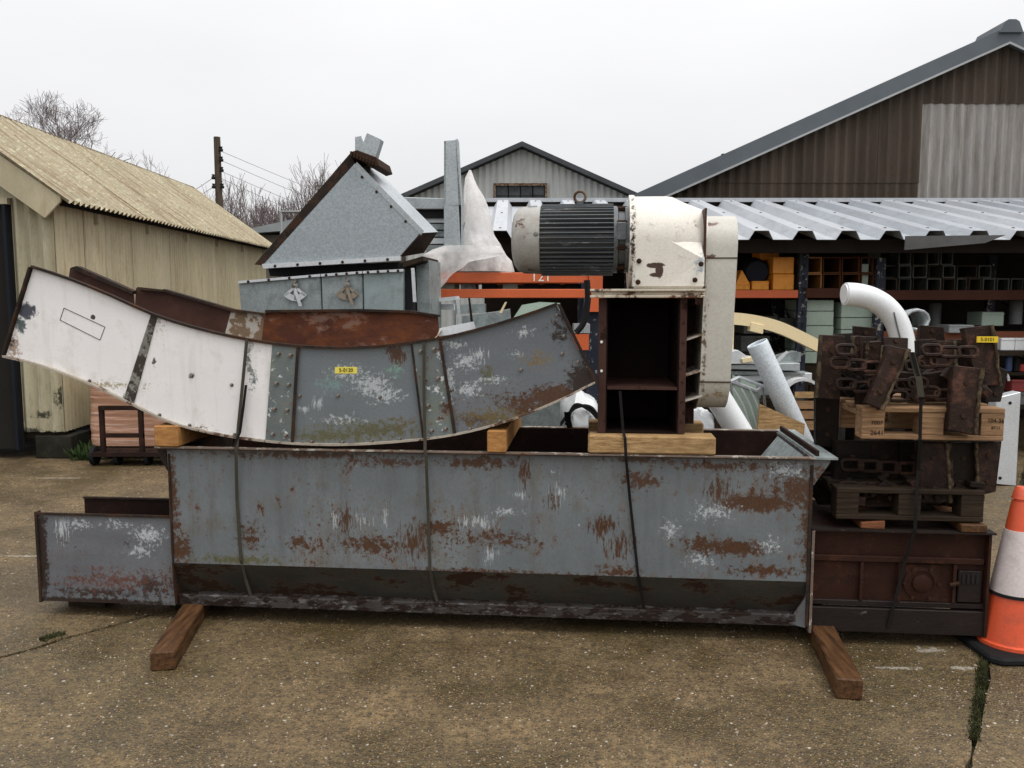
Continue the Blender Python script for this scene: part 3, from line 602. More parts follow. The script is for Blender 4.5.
MB().prism([AT(906, 236, 8.05), AT(1006, 235, 8.05), AT(985, 243, 8.05), AT(905, 250, 8.05)], (0, .02, 0)).build('hanging_board', M_hb, can)

# ------------------------------------------------------------------ pallet racking
def rack(name, label, px0, px1, Y0, depth, ups, beams, upm, bm_):
    x0, x1 = AT(px0, 300, Y0).x, AT(px1, 300, Y0).x; t = thing(name, label, 'racking', ((x0+x1)/2, Y0+depth/2, 0))
    for x, top in ups:
        for y in (Y0, Y0+depth-.08):
            u = MB(); u.wbox(x-.045, x+.045, y, y+.07, 0, top); uo = u.build('upright', upm, t)
        for k in range(4):
            z0 = .2+k*.5
            if z0+.45 < top: MB().tube([Vector((x, Y0+.05, z0)), Vector((x, Y0+depth-.05, z0+.42))], .015, 5).build('brace', upm, t)
    for xa, xb, z, h, m in beams:
        MB().wbox(xa, xb, Y0-.03, Y0-.002, z, z+h).build('beam', m, t, bevel=.004); MB().wbox(xa, xb, Y0+depth-.03, Y0+depth-.004, z, z+h).build('beam', m, t)
        MB().wbox(xa, xb, Y0+.002, Y0+depth-.04, z+h-.02, z+h-.002).build('shelf', M_wood_dk, t)
    return t
# rack behind the chute (orange beams at mid height)
Y1 = 6.3
xa, xb = AT(424, 280, Y1).x, AT(588, 280, Y1).x
zA, zB = AT(500, 283, Y1).z, AT(500, 298, Y1).z
r1 = rack('pallet_rack', 'orange beamed rack behind the curved chute carrying wrapped goods', 424, 588, Y1, .9, ((xa-.6, 1.9), (xb+.04, AT(588, 268, Y1).z+.06)), (), M_bluerack, M_orange)
for k, (z, h) in enumerate(((zA, .075), (zB, .065))):
    MB().wbox(xa-.55, xb, Y1-.06, Y1-.004, z, z+h).build('beam', M_orange, r1, bevel=.004)
    MB().wbox(xa-.55, xb, Y1+.84, Y1+.89, z, z+h).build('beam', M_orange, r1)
MB().wbox(xa-.55, xb, Y1+.0, Y1+.83, zA+.055, zA+.073).build('shelf', M_wood_pal, r1)
MB().wbox(xb, xb+.10, Y1-.08, Y1-.01, zB-.1, zA+.12).build('end_plate', M_orange, r1)
p = AT(541, 277, Y1-.062); text_part('121', .10, (p.x, Y1-.0625, p.z), (1, 0, 0), (0, 0, 1), M_whiteink, r1)
for k in range(7):       # pieces stored between the two beams
    a = AT(440+k*21, 290, Y1+.1).x; wdt = .11
    MB().wbox(a, a+wdt, Y1+.05, Y1+.7, zB+.066, zA-.005).build('stored_block', [M_green, M_galv_dull, M_dark][k % 3] if k < 4 else M_dark, label=['pale green', 'dull grey', 'black', 'mint green'][k]+' block wedged between the orange beams behind the chute' if k < 4 else ['leftmost', 'middle', 'rightmost'][k-4]+' black block between the orange beams under the motor', cat='block', group='blocks stored between the orange beams')
# steel section stack on that rack
stk = thing('section_stack', 'stack of galvanised steel sections beside the hopper on the rack', 'steel sections', (AT(435, 240, Y1+.3).x, Y1+.3, zA+.075))
zs0 = zA+.077; zs1 = AT(440, 209, Y1).z
nlay = 9
for k in range(nlay):
    z0 = zs0+(zs1-zs0)*k/nlay; x0 = AT(426+random.uniform(-3, 3) if k < nlay-2 else 407, 240, Y1).x; x1 = AT(459+random.uniform(-2, 2), 240, Y1).x
    m = MB(); hh = (zs1-zs0)/nlay-.004
    m.wbox(x0, x1, Y1+.02, Y1+1.2, z0, z0+.006).wbox(x0, x1, Y1+.02, Y1+.028, z0, z0+hh).wbox(x1-.006, x1, Y1+.02, Y1+1.2, z0, z0+hh); m.build('channel', M_galv_lite if k % 3 == 1 else M_galv_dull, stk)
for k in range(6):
    x = AT(447+k*2.5, 230, Y1-.02).x; MB().box((x, Y1-.03, (zs0+zs1)/2-.03), (.006, .05, .33), Matrix.Rotation(R(14), 3, 'Y')).build('curved_plate', M_galv_dull, stk)
MB().prism([AT(406, 218, Y1-.01), AT(446, 218, Y1-.01), AT(446, 209.5, Y1-.01), AT(406, 209.5, Y1-.01)], (0, .6, 0)).build('shaded_gap_block', M_dark, stk)  # dark block painted as the shaded gap under the top channel
MB().prism([AT(404, 209, Y1-.05), AT(461, 209, Y1-.05), AT(462, 199, Y1-.05), AT(404, 197, Y1-.05)], (0, .7, 0)).build('top_channel', M_galv, stk, bevel=.004)
c0 = MB(); a = AT(444, 205, Y1-.1); b = AT(463, 205, Y1-.1); zt2 = AT(450, 140, Y1-.1).z; zb2 = AT(460, 250, Y1).z
c0.prism([AT(444, 205, Y1-.1), AT(461, 207, Y1-.1), AT(456, 140, Y1-.1), AT(444, 141, Y1-.1)], (0, .01, 0)); c0.prism([AT(461, 252, Y1-.1), AT(464, 252, Y1-.1), AT(458, 139, Y1-.1), AT(455.5, 139, Y1-.1)], (0, .14, 0))
c0.prism([AT(444, 205, Y1-.1), AT(446, 205, Y1-.1), AT(446, 141, Y1-.1), AT(444, 141, Y1-.1)], (0, .12, 0)); c0.prism([AT(444, 252, Y1-.1), AT(461, 252, Y1-.1), AT(461, 205, Y1-.1), AT(444, 205, Y1-.1)], (0, .01, 0))
c0.build('upright_channel', M_galv, label='tall grey steel channel standing upright beside the white plastic wrap', cat='steel channel')
# plastic wrap with a peak
m_, t_, b_, out_ = mat_new('clear_polythene'); q_ = NT(t_); tcn = t_.nodes.new('ShaderNodeTexCoord'); nz = q_.noise(tcn.outputs['Object'], 9, 4, .6)
b_.inputs['Base Color'].default_value = (.92, .90, .88, 1); b_.inputs['Roughness'].default_value = .28
t_.links.new(q_.n('ShaderNodeBump', {'Height': nz, 'Strength': .3, 'Distance': .02}).outputs[0], b_.inputs['Normal'])
trn = q_.n('ShaderNodeBsdfTransparent'); mx = q_.n('ShaderNodeMixShader', {0: q_.rng(nz, .35, .65, .45, .93)}); t_.links.new(trn.outputs[0], mx.inputs[1]); trl = q_.n('ShaderNodeBsdfTranslucent', {0: (.92, .91, .90, 1)}); mx2 = q_.n('ShaderNodeMixShader', {0: .5}); t_.links.new(b_.outputs[0], mx2.inputs[1]); t_.links.new(trl.outputs[0], mx2.inputs[2]); t_.links.new(mx2.outputs[0], mx.inputs[2]); t_.links.new(mx.outputs[0], out_.inputs[0])
M_poly = m_
def wrap(outl, Y, rad, label, seed, rows=48, n=80):
    """outl: rows of (py, pxleft, pxright); a crumpled closed sleeve about them"""
    m = MB(); vs_ = []; random.seed(seed)
    for i in range(rows+1):
        t = i/rows*(len(outl)-1); k = min(len(outl)-2, int(t)); f = t-k; py, a, b = [outl[k][j]*(1-f)+outl[k+1][j]*f for j in range(3)]
        A, B = AT(a, py, Y), AT(b, py, Y); c = (A+B)/2; rx = (B-A).length/2; ry = min(rad, rx*1.0)
        for j in range(n):
            q = 2*math.pi*j/n; pp_ = c+Vector((math.cos(q)*rx, math.sin(q)*ry, 0)); w_ = 1+.10*mnoise.noise(pp_*4)
            w_ += .26*(.22-abs(mnoise.noise(Vector((pp_.x*9+seed, pp_.y*9, pp_.z*1.7)))))+.16*(.2-abs(mnoise.noise(Vector((pp_.x*17+3*pp_.z, pp_.y*17, pp_.z*5)))))
            vs_.append(c+Vector((math.cos(q)*rx*w_, math.sin(q)*ry*w_, 0)))
    m.add(vs_, [(i*n+j, i*n+(j+1) % n, (i+1)*n+(j+1) % n, (i+1)*n+j) for i in range(rows) for j in range(n)], True)
    return m.build('plastic_wrap', M_poly, label=label, cat='plastic sheet')
wrap([(170, 469, 471), (178, 465, 474), (195, 463, 483), (215, 463, 490), (235, 462, 493), (250, 458, 503), (262, 452, 511), (272, 450, 512)], Y1+.12, .25, 'peaked white plastic wrap standing up behind the motor', 2)
wrap([(246, 440, 500), (254, 424, 508), (262, 424, 470), (275, 428, 452), (292, 428, 436)], Y1-.12, .1, 'sagging end of clear film hanging over the orange beam', 6, 18)
wb = MB(); a = AT(455, 272, Y1+.1); b = AT(500, 272, Y1+.1); wb.wbox(a.x, b.x, Y1, Y1+.5, zA+.076, AT(470, 256, Y1).z); wb.build('wrapped_box', M_farroof, label='flat grey box under the clear film on the orange beam', cat='box', bevel=.01)
# ------------------------------------------------------------------ racks under the canopy
Y2 = 8.7
zb2 = AT(760, 298, Y2).z; hb2 = AT(760, 290, Y2).z-zb2
x0, x1 = AT(640, 300, Y2).x, AT(800, 300, Y2).x
r2 = rack('pallet_rack', 'orange beamed rack under the canopy holding yellow boxes', 640, 800, Y2, .9, ((x0, 2.1), (x1+.03, ZC0+.02)), ((x0+.05, x1-.03, zb2, hb2, M_orange), (x0+.05, x1-.03, .35, .1, M_brbeam)), M_bluerack, M_orange)
up = MB()
for k in range(14): up.wbox(x1+.03-.012, x1+.03+.012, Y2-.006, Y2-.001, .7+k*.12, .745+k*.12)
up.build('slot', M_dark, r2)
x2, x3 = AT(802, 300, Y2).x, AT(884, 300, Y2).x; z3 = AT(840, 298, Y2).z; x4 = AT(1075, 300, Y2).x
r3 = rack('pallet_rack', 'brown beamed long rack under the canopy full of square ducts', 802, 1075, Y2, 1.6, ((AT(885, 300, Y2).x-.05, 2.0), (x4, 2.1)), ((x2+.03, x3-.12, z3, .10, M_brbeam), (x3+.0, x4-.05, AT(940, 300, Y2).z, .10, M_brbeam), (x3+.0, x4-.05, AT(970, 344, Y2).z, .13, paint('faded_orange_beam', (.17, .05, .02), .6, 0, dirt=(.1, .04, .03))), (x2+.03, x3-.12, .30, .08, M_brbeam)), M_bluerack, M_brbeam)
def yb(px0, py0, px1, py1, lab, rot=0, Y=Y2+.06, dep=.35, m=M_yellow):
    c = (AT(px0, py1, Y)+AT(px1, py0, Y))/2; w_ = AT(px1, py0, Y).x-AT(px0, py0, Y).x; h_ = AT(px0, py0, Y).z-AT(px0, py1, Y).z
    b = MB(); Rm = Matrix.Rotation(rot, 3, 'Y'); b.box(c+Vector((0, dep/2, 0)), (w_, dep, h_), Rm); b.box(c+Vector((0, -.004, 0))+Rm @ Vector((0, 0, h_*.36)), (w_*1.01, .006, .006), Rm)
    return b.build('storage_box', m, label=lab, cat='box', group='yellow boxes on the orange shelf', bevel=.006)
yb(773, 257, 794, 273.6, 'upper of the two square yellow boxes stacked beside the rack upright')
yb(773, 274, 794, 290, 'lower of the two square yellow boxes stacked beside the rack upright')
yb(760, 244, 779, 260, 'tilted ochre box perched above the yellow box stack', R(-6), Y2+.28, .3)
yb(752, 281, 769, 290, 'flat open yellow box in front of the dark drum')
yb(735, 284, 750, 290, 'flat yellow box beside the white drive guard')
MB().prism([AT(736, 284, Y2+.08), AT(750, 284, Y2+.08), AT(742, 270, Y2+.08)], (0, .3, 0)).build('storage_box', M_yellow, label='pointed yellow folded box top beside the white drive guard', cat='box', group='yellow boxes on the orange shelf')
p = AT(757, 272, Y2+.2); MB().lathe(p+Vector((0, 0, 0)), (.2, 1, .15), [(0, .11), (.02, .125), (.3, .125), (.3, .1)], 20).build('drum', flat('dark_blue_plastic', (.025, .03, .045), .5), label='round dark blue drum lying among the yellow boxes', cat='drum')
# open square ducts
M_ductbr = paint('rusty_brown_duct', (.09, .035, .014), .7, 0, var=.3, bump=.1)
M_ductor = paint('ochre_duct_side', (.30, .13, .03), .7, 0, var=.2, bump=.1)
def duct(pxa, pya, pxb, pyb, Y, m, lab, grp, dep=.9, th=.012):
    A, B = AT(pxa, pyb, Y), AT(pxb, pya, Y); b = MB(); x0, z0, x1, z1 = A.x, A.z, B.x, B.z
    b.wbox(x0, x0+th, Y, Y+dep, z0, z1).wbox(x1-th, x1, Y, Y+dep, z0, z1).wbox(x0+th, x1-th, Y, Y+dep, z0, z0+th).wbox(x0+th, x1-th, Y, Y+dep, z1-th, z1)
    b.wbox(x0+th, x1-th, Y+dep-.02, Y+dep-.01, z0+th, z1-th)
    return b.build('square_duct', m, label=lab, cat='duct', group=grp)
names = ['first', 'second', 'third', 'fourth']; ORD = names+['fifth', 'sixth', 'seventh', 'eighth', 'ninth', 'tenth', 'eleventh', 'twelfth']
for r_, (ya, ybb) in enumerate(((257, 273.3), (273.6, 290))):
    for c, (a, b) in enumerate(((804.5, 822), (822.5, 841), (841.5, 860), (860.5, 874))):
        duct(a, ya, b, ybb, Y2+.05, M_ductor if c == 0 else M_ductbr, f"{names[c]} open brown duct from the blue upright, {'upper' if r_ == 0 else 'lower'} row", 'brown square ducts right of the upright')
M_duct1 = paint('pale_dusty_duct', (.085, .09, .08), .6, .2, var=.3, dirt=(.035, .03, .022), dirt_t=(.45, .7), bump=.05)
M_duct2 = paint('brown_dusty_duct', (.05, .035, .024), .7, .1, var=.3, bump=.1)
random.seed(4)
rows_ = ((250, 265, [898, 912, 926, 940, 954]), (265, 278, [884, 898, 912, 928, 942, 956, 978, 992]), (278, 291.5, [884, 898, 912, 926, 942, 956, 968, 982, 996, 1010, 1024, 1038]))
for ri, (ya, ybb, xs) in enumerate(rows_):
    rn_ = ['top', 'middle', 'bottom'][ri]
    for c in range(len(xs)-1):
        o_ = duct(xs[c]+.4, ya+.3, xs[c+1]-.4, ybb, Y2+.08+random.uniform(0, .12), random.choice((M_duct1, M_duct2, M_duct1)), f'{ORD[c]} open grey square duct from the left in the {rn_} row under the canopy', 'grey square ducts stacked under the canopy')
pl = MB(); a = AT(874, 263, Y2+.1)
pl.wbox(AT(874, 0, Y2).x, AT(884, 0, Y2).x, Y2+.1, Y2+.5, AT(0, 290, Y2+.1).z, AT(0, 264, Y2+.1).z); pl.build('panel', M_green, label='narrow pale green panel end beside the grey duct stack', cat='panel')
MB().wbox(AT(884, 0, Y2).x, AT(897, 0, Y2).x, Y2+.12, Y2+.5, AT(0, 265, Y2+.12).z, AT(0, 253, Y2+.12).z).build('panel', M_duct1, label='dull grey end plate on top of the left grey ducts', cat='panel')
# pale green trays under the shelf
ks = 0
for a, b, ys, yl in ((803, 834, (300, 311.5, 326, 340, 352, 364), 'left'), (841, 873, (302, 318, 330, 342, 354, 366), 'right')):
    for k in range(5):
        A = AT(a, ys[k+1], Y2+.1); B = AT(b, ys[k], Y2+.1)
        MB().wbox(A.x, B.x, Y2+.1+.006*k, Y2+.7, A.z+.006, B.z).build('metal_tray', M_green, label=f"{['topmost','second','third','fourth','lowest'][k]} pale green tray in the {yl} stack behind the dark scrapers", cat='tray', group='pale green trays under the shelf', bevel=.004)
for a, b, ys in ((803, 834, 364), (841, 873, 366)):
    A = AT(a, ys, Y2+.1); B = AT(b, ys, Y2+.1); MB().wbox(A.x, B.x, Y2+.15, Y2+.7, .38, A.z+.004).build('wooden_crate', M_wood_dk, label='dark wooden crate under the '+('left' if a == 803 else 'right')+' stack of pale green trays', cat='crate')
# items on the lower right shelf
zz = AT(970, 330, Y2).z
def cylx(px, py0, py1, wpx, m, lab, cat='drum', Y=Y2+.25):
    A = AT(px, py1, Y); B = AT(px, py0, Y); r = wpx/850*Y/2; MB().lathe(A, (0, 0, 1), [(0, r), (B.z-A.z-.01, r), (B.z-A.z, r*.9)], 18).build('drum', m, label=lab, cat=cat)
M_grime = paint('grimy_grey_metal', (.12, .12, .12), .6, .2, var=.4)
cylx(934, 303, 326, 12, M_grime, 'dull grey drum on the dark shelf behind the scraper heap', Y=Y2+.5)
cylx(1015, 300, 324, 12, M_grime, 'upright grey brown drum at the right end of the shelf')
yb(982, 312, 1004, 326, 'pale grey green box on the shelf at the far right', 0, Y2+.2, .3, M_green)['group'] = 'goods on the dark shelf'
yb(949, 325, 974, 333, 'small pale carton showing above the scraper heap', 0, Y2-.1, .25, M_farroof)['group'] = 'goods on the dark shelf'
yb(1001, 338, 1015, 350.5, 'left white carton on the rack right of the scraper heap', 0, Y2-.1, .3, M_white)['group'] = 'white cartons on the right rack'
yb(1015.5, 338, 1034, 350.5, 'right white carton on the rack at the photo edge', 0, Y2-.1, .3, M_white)['group'] = 'white cartons on the right rack'
MB().wbox(AT(995, 0, Y2).x, x4, Y2-.14, Y2+.4, AT(0, 352.5, Y2-.1).z-.03, AT(0, 350.8, Y2-.1).z-.0).build('shelf_board', M_wood_dk, r3)
cyl_ = MB(); p = AT(917, 322, 7.9); cyl_.tube([p+Vector((.11*math.cos(a*.524), .0, .09*math.sin(a*.524)+.02)) for a in range(13)], .012, 6)
cyl_.lathe(p+Vector((0, .02, .02)), (0, 1, -.1), [(0, .105), (.3, .105)], 24, caps=False); cyl_.build('wire_drum', M_galv, label='round galvanised ring and sleeve beside the white bent pipe', cat='ring', solid=.004)
# crates and clutter far right, lower
M_red = flat('red_paint', (.45, .03, .02), .5); M_blue = flat('blue_plastic', (.03, .06, .16), .5)
random.seed(9)
zsh = AT(1010, 372, Y2).z
MB().wbox(AT(985, 0, Y2).x, x4-.06, Y2-.05, Y2+.6, zsh-.03, zsh).build('shelf_board', M_wood_dk, r3)
for k, (px, py0, py1, w_, m, lab) in enumerate(((1008, 356, 371, 7, M_blue, 'dark blue bottle shape on the shelf beside the scraper heap'), (1016, 358, 371, 6, M_dark, 'black tin on the shelf at the right edge'), (1022, 364, 371, 8, M_red, 'red tin lowest on the shelf at the right edge'))):
    cylx(px, py0, py1, w_, m, lab, 'tin', Y2+.02)
yb(1012, 380, 1034, 392, 'dull red box on the bottom rack level at the right edge', 0, Y2-.05, .4, flat('dull_red', (.22, .03, .03)))['group'] = 'clutter on the right rack'
yb(1004, 392.5, 1034, 405, 'dark box under the dull red box at the right edge', 0, Y2-.05, .4, M_grime)['group'] = 'clutter on the right rack'
MB().wbox(AT(1000, 0, Y2).x, x4-.06, Y2-.08, Y2+.5, AT(0, 405, Y2-.05).z-.04, AT(0, 405.3, Y2-.05).z).build('shelf_board', M_wood_dk, r3)
# dim stock under the left shelf
for k, (a, b, y0, y1) in enumerate(((744, 760, 318, 334), (765, 778, 316, 333), (779, 794, 318, 336), (741, 770, 336, 352))):
    yb(a, y0, b, y1, ['dusty pale box farthest left below the orange shelf', 'middle dusty pale box below the orange shelf', 'dusty box next to the upright below the orange shelf', 'long dusty box behind the cream curved beam'][k], 0, Y2+.3, .4, M_duct1)['group'] = 'dusty boxes below the orange shelf'
MB().wbox(x0+.1, x1-.02, Y2+.1, Y2+.8, AT(0, 354, Y2+.3).z-.04, AT(0, 352.2, Y2+.3).z).build('shelf', M_wood_dk, r2)
# ------------------------------------------------------------------ pipes, beam and clutter in the yard behind the load
def arc(px, Y):      # smooth polyline through pixel points at depth Y
    P = [AT(a, b, Y) for a, b in px]; out = []
    for i in range(len(P)-1):
        p0, p1, p2, p3 = P[max(i-1, 0)], P[i], P[i+1], P[min(i+2, len(P)-1)]
        for k in range(6):
            t = k/6; out.append(.5*((2*p1)+(p2-p0)*t+(2*p0-5*p1+4*p2-p3)*t*t+(3*p1-p0-3*p2+p3)*t**3))
    return out+[P[-1]]
Yp = 7.6; rp = 23/850*Yp/2
pipe = thing('bent_pipe', 'large white bent pipe curving down behind the dark scraper heap', 'pipe', (AT(890, 340, Yp).x, Yp, 0))
pth = arc([(845, 294), (858, 295), (872, 299), (885, 307), (895, 319), (901, 334), (904, 352), (905, 375), (905, 430)], Yp); e = pth[-1].copy(); pth = [Vector((p.x, p.y, p.z)) for p in pth]+[Vector((e.x, e.y, 0))]
MB().tube(pth, rp, 20).build('tube', M_white, pipe); MB().tube([pth[0]-Vector((.012, 0, 0)), pth[0]+Vector((.004, 0, 0))], rp*.85, 20).build('end_cap', M_white, pipe)
MB().tube([p+Vector((-.02, -rp*1.0, .0)) for p in arc([(891, 312), (894, 325), (899, 345)], Yp)], .007, 5).build('seam', M_grime, pipe)
Yb = 7.4
cb = thing('curved_beam', 'cream painted curved beam with square lug arching behind the grey pipe', 'beam', (AT(775, 340, Yb).x, Yb, 0))
top_ = [(725, 312), (745, 313.5), (765, 317), (782, 322), (800, 330), (820, 340), (850, 355)]
_up = arc(top_, Yb); MB().prism(_up+[p+Vector((-.015, 0, -.103)) for p in _up[::-1]], (0, .09, 0)).build('curved_bar', M_cream, cb)
MB().prism([AT(751, 322, Yb-.01), AT(764, 325, Yb-.01), AT(763, 334, Yb-.01), AT(750, 331, Yb-.01)], (0, .09, 0)).build('lug', M_cream, cb, bevel=.003)
for a, b in ((731, 324), (845, 365)):
    p = AT(a, b, Yb); MB().wbox(p.x-.03, p.x+.03, Yb+.01, Yb+.07, 0, p.z).build('leg', M_cream, cb)
M_speck = paint('speckled_pale_grey_pipe', (.50, .55, .59), .6, .1, var=.1, spangle=.35, bump=.03)
Yq = 6.3
rs_ = 20.5/850*Yq/2
p0, p1 = AT(757, 343, Yq), AT(796, 428, Yq); dv = (p1-p0); p2 = p0+dv*(p0.z/-dv.z)
pp = thing('round_pipe', 'speckled pale grey round pipe leaning upright behind the trough', 'pipe', (p2.x, p2.y, 0)); MB().lathe(p0, dv, [(0, rs_*.96), (.01, rs_), ((p2-p0).length-.05, rs_)], 24, caps=False).build('tube', M_speck, pp, solid=.006)
MB().lathe(p0, dv, [(.02, rs_*.97), (.03, rs_*.97)], 24).build('end_cap', M_speck, pp)
# short white pipe
Yw = 5.8; p0, p1 = AT(722, 404, Yw), AT(744, 440, Yw); dv = p1-p0; MB().lathe(p0, dv, [(-.15, .088), (0, .088), (dv.length*2.0, .088)], 20).build('round_pipe', M_white, label='short white pipe leaning below the white drive guard', cat='pipe')
# galvanised tray bundle, grille, half ring, boards
def slab(pts, Y, dep, name, m, lab, cat, grp=None, bevel=0): return MB().prism([AT(a, b, Y) for a, b in pts], (0, dep, 0)).build(name, m, label=lab, cat=cat, group=grp, bevel=bevel)
Yt = 7.2
tb = thing('gutter_bundle', 'bundle of galvanised gutters and trays stacked behind the grey pipe', 'gutters', (AT(765, 370, Yt).x, Yt, 0))
for k, pts in enumerate(([(728, 352), (738, 350), (748, 357), (764, 358), (764, 364), (728, 364)], [(728, 365), (800, 363), (800, 371), (728, 369)], [(728, 371), (805, 372), (805, 375), (728, 375)], [(732, 376), (812, 373), (812, 381), (732, 381)], [(728, 383), (770, 384), (770, 400), (728, 400)], [(779, 358), (790, 355), (801, 352), (801, 362), (779, 362)])):
    MB().prism([AT(a, b, Yt+.05*k) for a, b in pts], (0, .25, 0)).build('gutter', [M_galv_lite, M_galv, M_galv_dull][k % 3], tb, bevel=.003)
MB().prism([AT(775, 361, Yt-.05), AT(787, 351, Yt-.05), AT(789, 352, Yt-.05), AT(778, 363, Yt-.05)], (0, .02, 0)).build('bracket_arm', M_galv_lite, tb)
MB().prism([AT(742, 359, Yt-.03), AT(753, 357, Yt-.03), AT(754, 361, Yt-.03), AT(743, 363, Yt-.03)], (0, .1, 0)).build('wood_packer', M_cream, tb)
MB().wbox(AT(722, 0, Yt).x, AT(806, 0, Yt).x, Yt-.02, Yt+.6, 0, AT(0, 401, Yt).z).build('support_crate', M_wood_dk, tb)
Yg = 6.4
gl = thing('duct_section', 'open galvanised rectangular duct frame tipped behind the trough', 'duct', (AT(750, 400, Yg).x, Yg, 0))
q4 = [AT(731, 381, Yg), AT(739, 377, Yg), AT(763, 386, Yg), AT(757, 391, Yg)]; dn = AT(748, 436, Yg)-AT(739, 384, Yg)
for i in range(4): MB().tube([q4[i], q4[(i+1) % 4]], .014, 5).build('rim', M_galv_lite, gl)
for i in range(4): MB().tube([q4[i], q4[i]+dn+Vector((0, .1, 0))], .01, 5).build('corner_angle', M_galv, gl)
MB().prism([q4[0]+Vector((0, .01, 0)), q4[3]+Vector((0, .01, 0)), q4[3]+dn, q4[0]+dn], (0, .006, 0)).build('side_panel', M_green, gl)
MB().prism([q4[1]+Vector((0, .2, 0)), q4[2]+Vector((0, .2, 0)), q4[2]+dn+Vector((0, .2, 0)), q4[1]+dn+Vector((0, .2, 0))], (0, .006, 0)).build('side_panel', M_green, gl)
for k in range(3):
    pth = arc([(733+k*8, 388), (743+k*7, 405), (752+k*6, 432)], Yg-.03); MB().tube(pth, .007, 5).build('wire_stay', M_galv_lite, gl)
Yh = 6.9; cc = AT(803, 400, Yh); rr = 22/850*Yh
hr = MB()
for k in range(14):
    a0, a1 = math.pi*k/14, math.pi*(k+1)/14
    hr.prism([cc+Vector((math.cos(a)*r_, 0, math.sin(a)*r_)) for a, r_ in ((a0, rr), (a1, rr), (a1, rr*.87), (a0, rr*.87))], (0, .12, 0))
hr.wbox(cc.x-rr, cc.x-rr*.87, Yh, Yh+.12, 0, cc.z).wbox(cc.x+rr*.87, cc.x+rr, Yh, Yh+.12, 0, cc.z); hr.build('arched_cover', M_galv_lite, label='pale metal arch standing beside the grey round pipe', cat='cover')
slab([(760, 404), (805, 424), (803, 445), (757, 440)], 6.15, .03, 'plywood_sheet', M_wood_sp, 'brown plywood sheet with slanting top edge in front of the grey pipe', 'plywood')
wc = thing('wooden_crate', 'brown wooden crate between the grey pipe and the scraper pallet', 'crate', (AT(808, 430, 7.0).x, 7.0, 0))
for k, (a, b, c, d, m) in enumerate(((795, 392, 818, 398, M_wood_sp), (790, 401, 822, 409, M_wood_pal), (800, 411, 824, 419, M_wood_pal), (802, 421, 824, 430, M_wood_pal), (810, 386, 820, 432, M_wood_dk))):
    A, B = AT(a, d, 6.9), AT(c, b, 6.9); MB().wbox(A.x, B.x, 6.9+(.0 if k < 4 else .03), 6.92+(.0 if k < 4 else .06), A.z, B.z).build('board', m, wc)
MB().wbox(AT(792, 0, 6.9).x, AT(824, 0, 6.9).x, 7.0, 7.5, 0, AT(0, 402, 6.9).z).build('inner_box', M_wood_dk, wc)
# white bags and hoses seen between chute and drive casing
bg_ = MB(); random.seed(3)
def bag(px, py, rx, rz, Y, lab):
    c = AT(px, py, Y); m = MB(); n = 20; rows = 12; vs_ = []
    for i in range(rows+1):
        th = math.pi*i/rows
        for j in range(n):
            ph = 2*math.pi*j/n; d = Vector((math.sin(th)*math.cos(ph), math.sin(th)*math.sin(ph), math.cos(th))); k_ = 1+.25*mnoise.noise(d*2.3+Vector((px, py, 0)))
            vs_.append(c+Vector((d.x*rx, d.y*.25, d.z*rz))*k_)
    m.add(vs_, [(i*n+j, i*n+(j+1) % n, (i+1)*n+(j+1) % n, (i+1)*n+j) for i in range(rows) for j in range(n)], True)
    m.build('white_sack', M_white, label=lab, cat='sack')
bag(578, 420, .16, .22, 6.2, 'white sack seen below the raised right end of the curved chute')
bag(702, 424, .07, .12, 6.0, 'crumpled white sack beside the drive casing')
bt = MB(); bt.wbox(AT(520, 0, 6).x, AT(720, 0, 6).x, 5.7, 6.5, 0, AT(0, 445, 6.1).z-.02); bt.build('steel_bin', M_rustdk, label='low dark steel bin behind the trough full of white sacks', cat='bin')
for k in range(2):
    pth = arc([(560+k*6, 425), (575, 408-k*3), (592, 408+k*4), (603, 428)], 5.95); MB().tube(pth, .012, 6).build('cable', M_black, label=['upper', 'lower'][k]+' black cable looping over the white sack behind the chute', cat='cable')
# galvanised bits behind the chute
slab([(418, 300), (458, 296), (459, 299.5), (419, 304)], 5.6, .12, 'steel_table', M_galv_lite, 'thin pale steel bracket top left of the orange beams', 'bracket')
slab([(456, 299), (459, 299), (461, 325), (458.5, 325)], 5.58, .03, 'bracket_leg', M_galv_lite, 'narrow pale bracket leg hanging from the thin steel top', 'bracket leg')
slab([(412, 304), (432, 303), (432, 318), (413, 318)], 5.7, .1, 'steel_box', M_galv_dull, 'small dull galvanised box under the thin steel bracket', 'metal box')
slab([(439, 304), (454, 304), (454, 310), (439, 310)], 5.7, .1, 'white_box', M_white, 'small white box under the thin steel bracket', 'box')
slab([(455, 305), (485, 304), (485, 313), (455, 314)], 6.0, .3, 'duct_section', M_galv_dull, 'dull duct section below the left orange beam', 'duct')
slab([(462, 316), (495, 312), (510, 309), (511, 320), (470, 332), (462, 331)], 5.65, .2, 'galvanised_tray', M_galv_dull, 'grey galvanised tray with bolts above the curved chute', 'tray')
slab([(512, 320), (522, 305), (540, 302), (560, 303), (560, 325), (512, 335)], 6.05, .03, 'green_sheet', M_green, 'pale green leaning sheet behind the chute tip', 'sheet')
slab([(468, 298), (470, 298), (474, 330), (471.5, 330)], 5.5, .02, 'steel_strip', M_rustdk, 'thin rusty strip leaning above the curved chute', 'strip')
slab([(505, 302), (507, 302), (502, 313), (499, 313)], 5.6, .02, 'steel_strip', M_cream, 'short cream strip above the galvanised tray', 'strip')
st_ = MB(); st_.wbox(AT(405, 0, 5.8).x, AT(560, 0, 5.8).x, 5.5, 6.1, 0, AT(0, 333, 5.8).z); st_.build('steel_bin', M_galv_dull, label='grey steel bin hidden behind the curved chute holding metal offcuts', cat='bin')
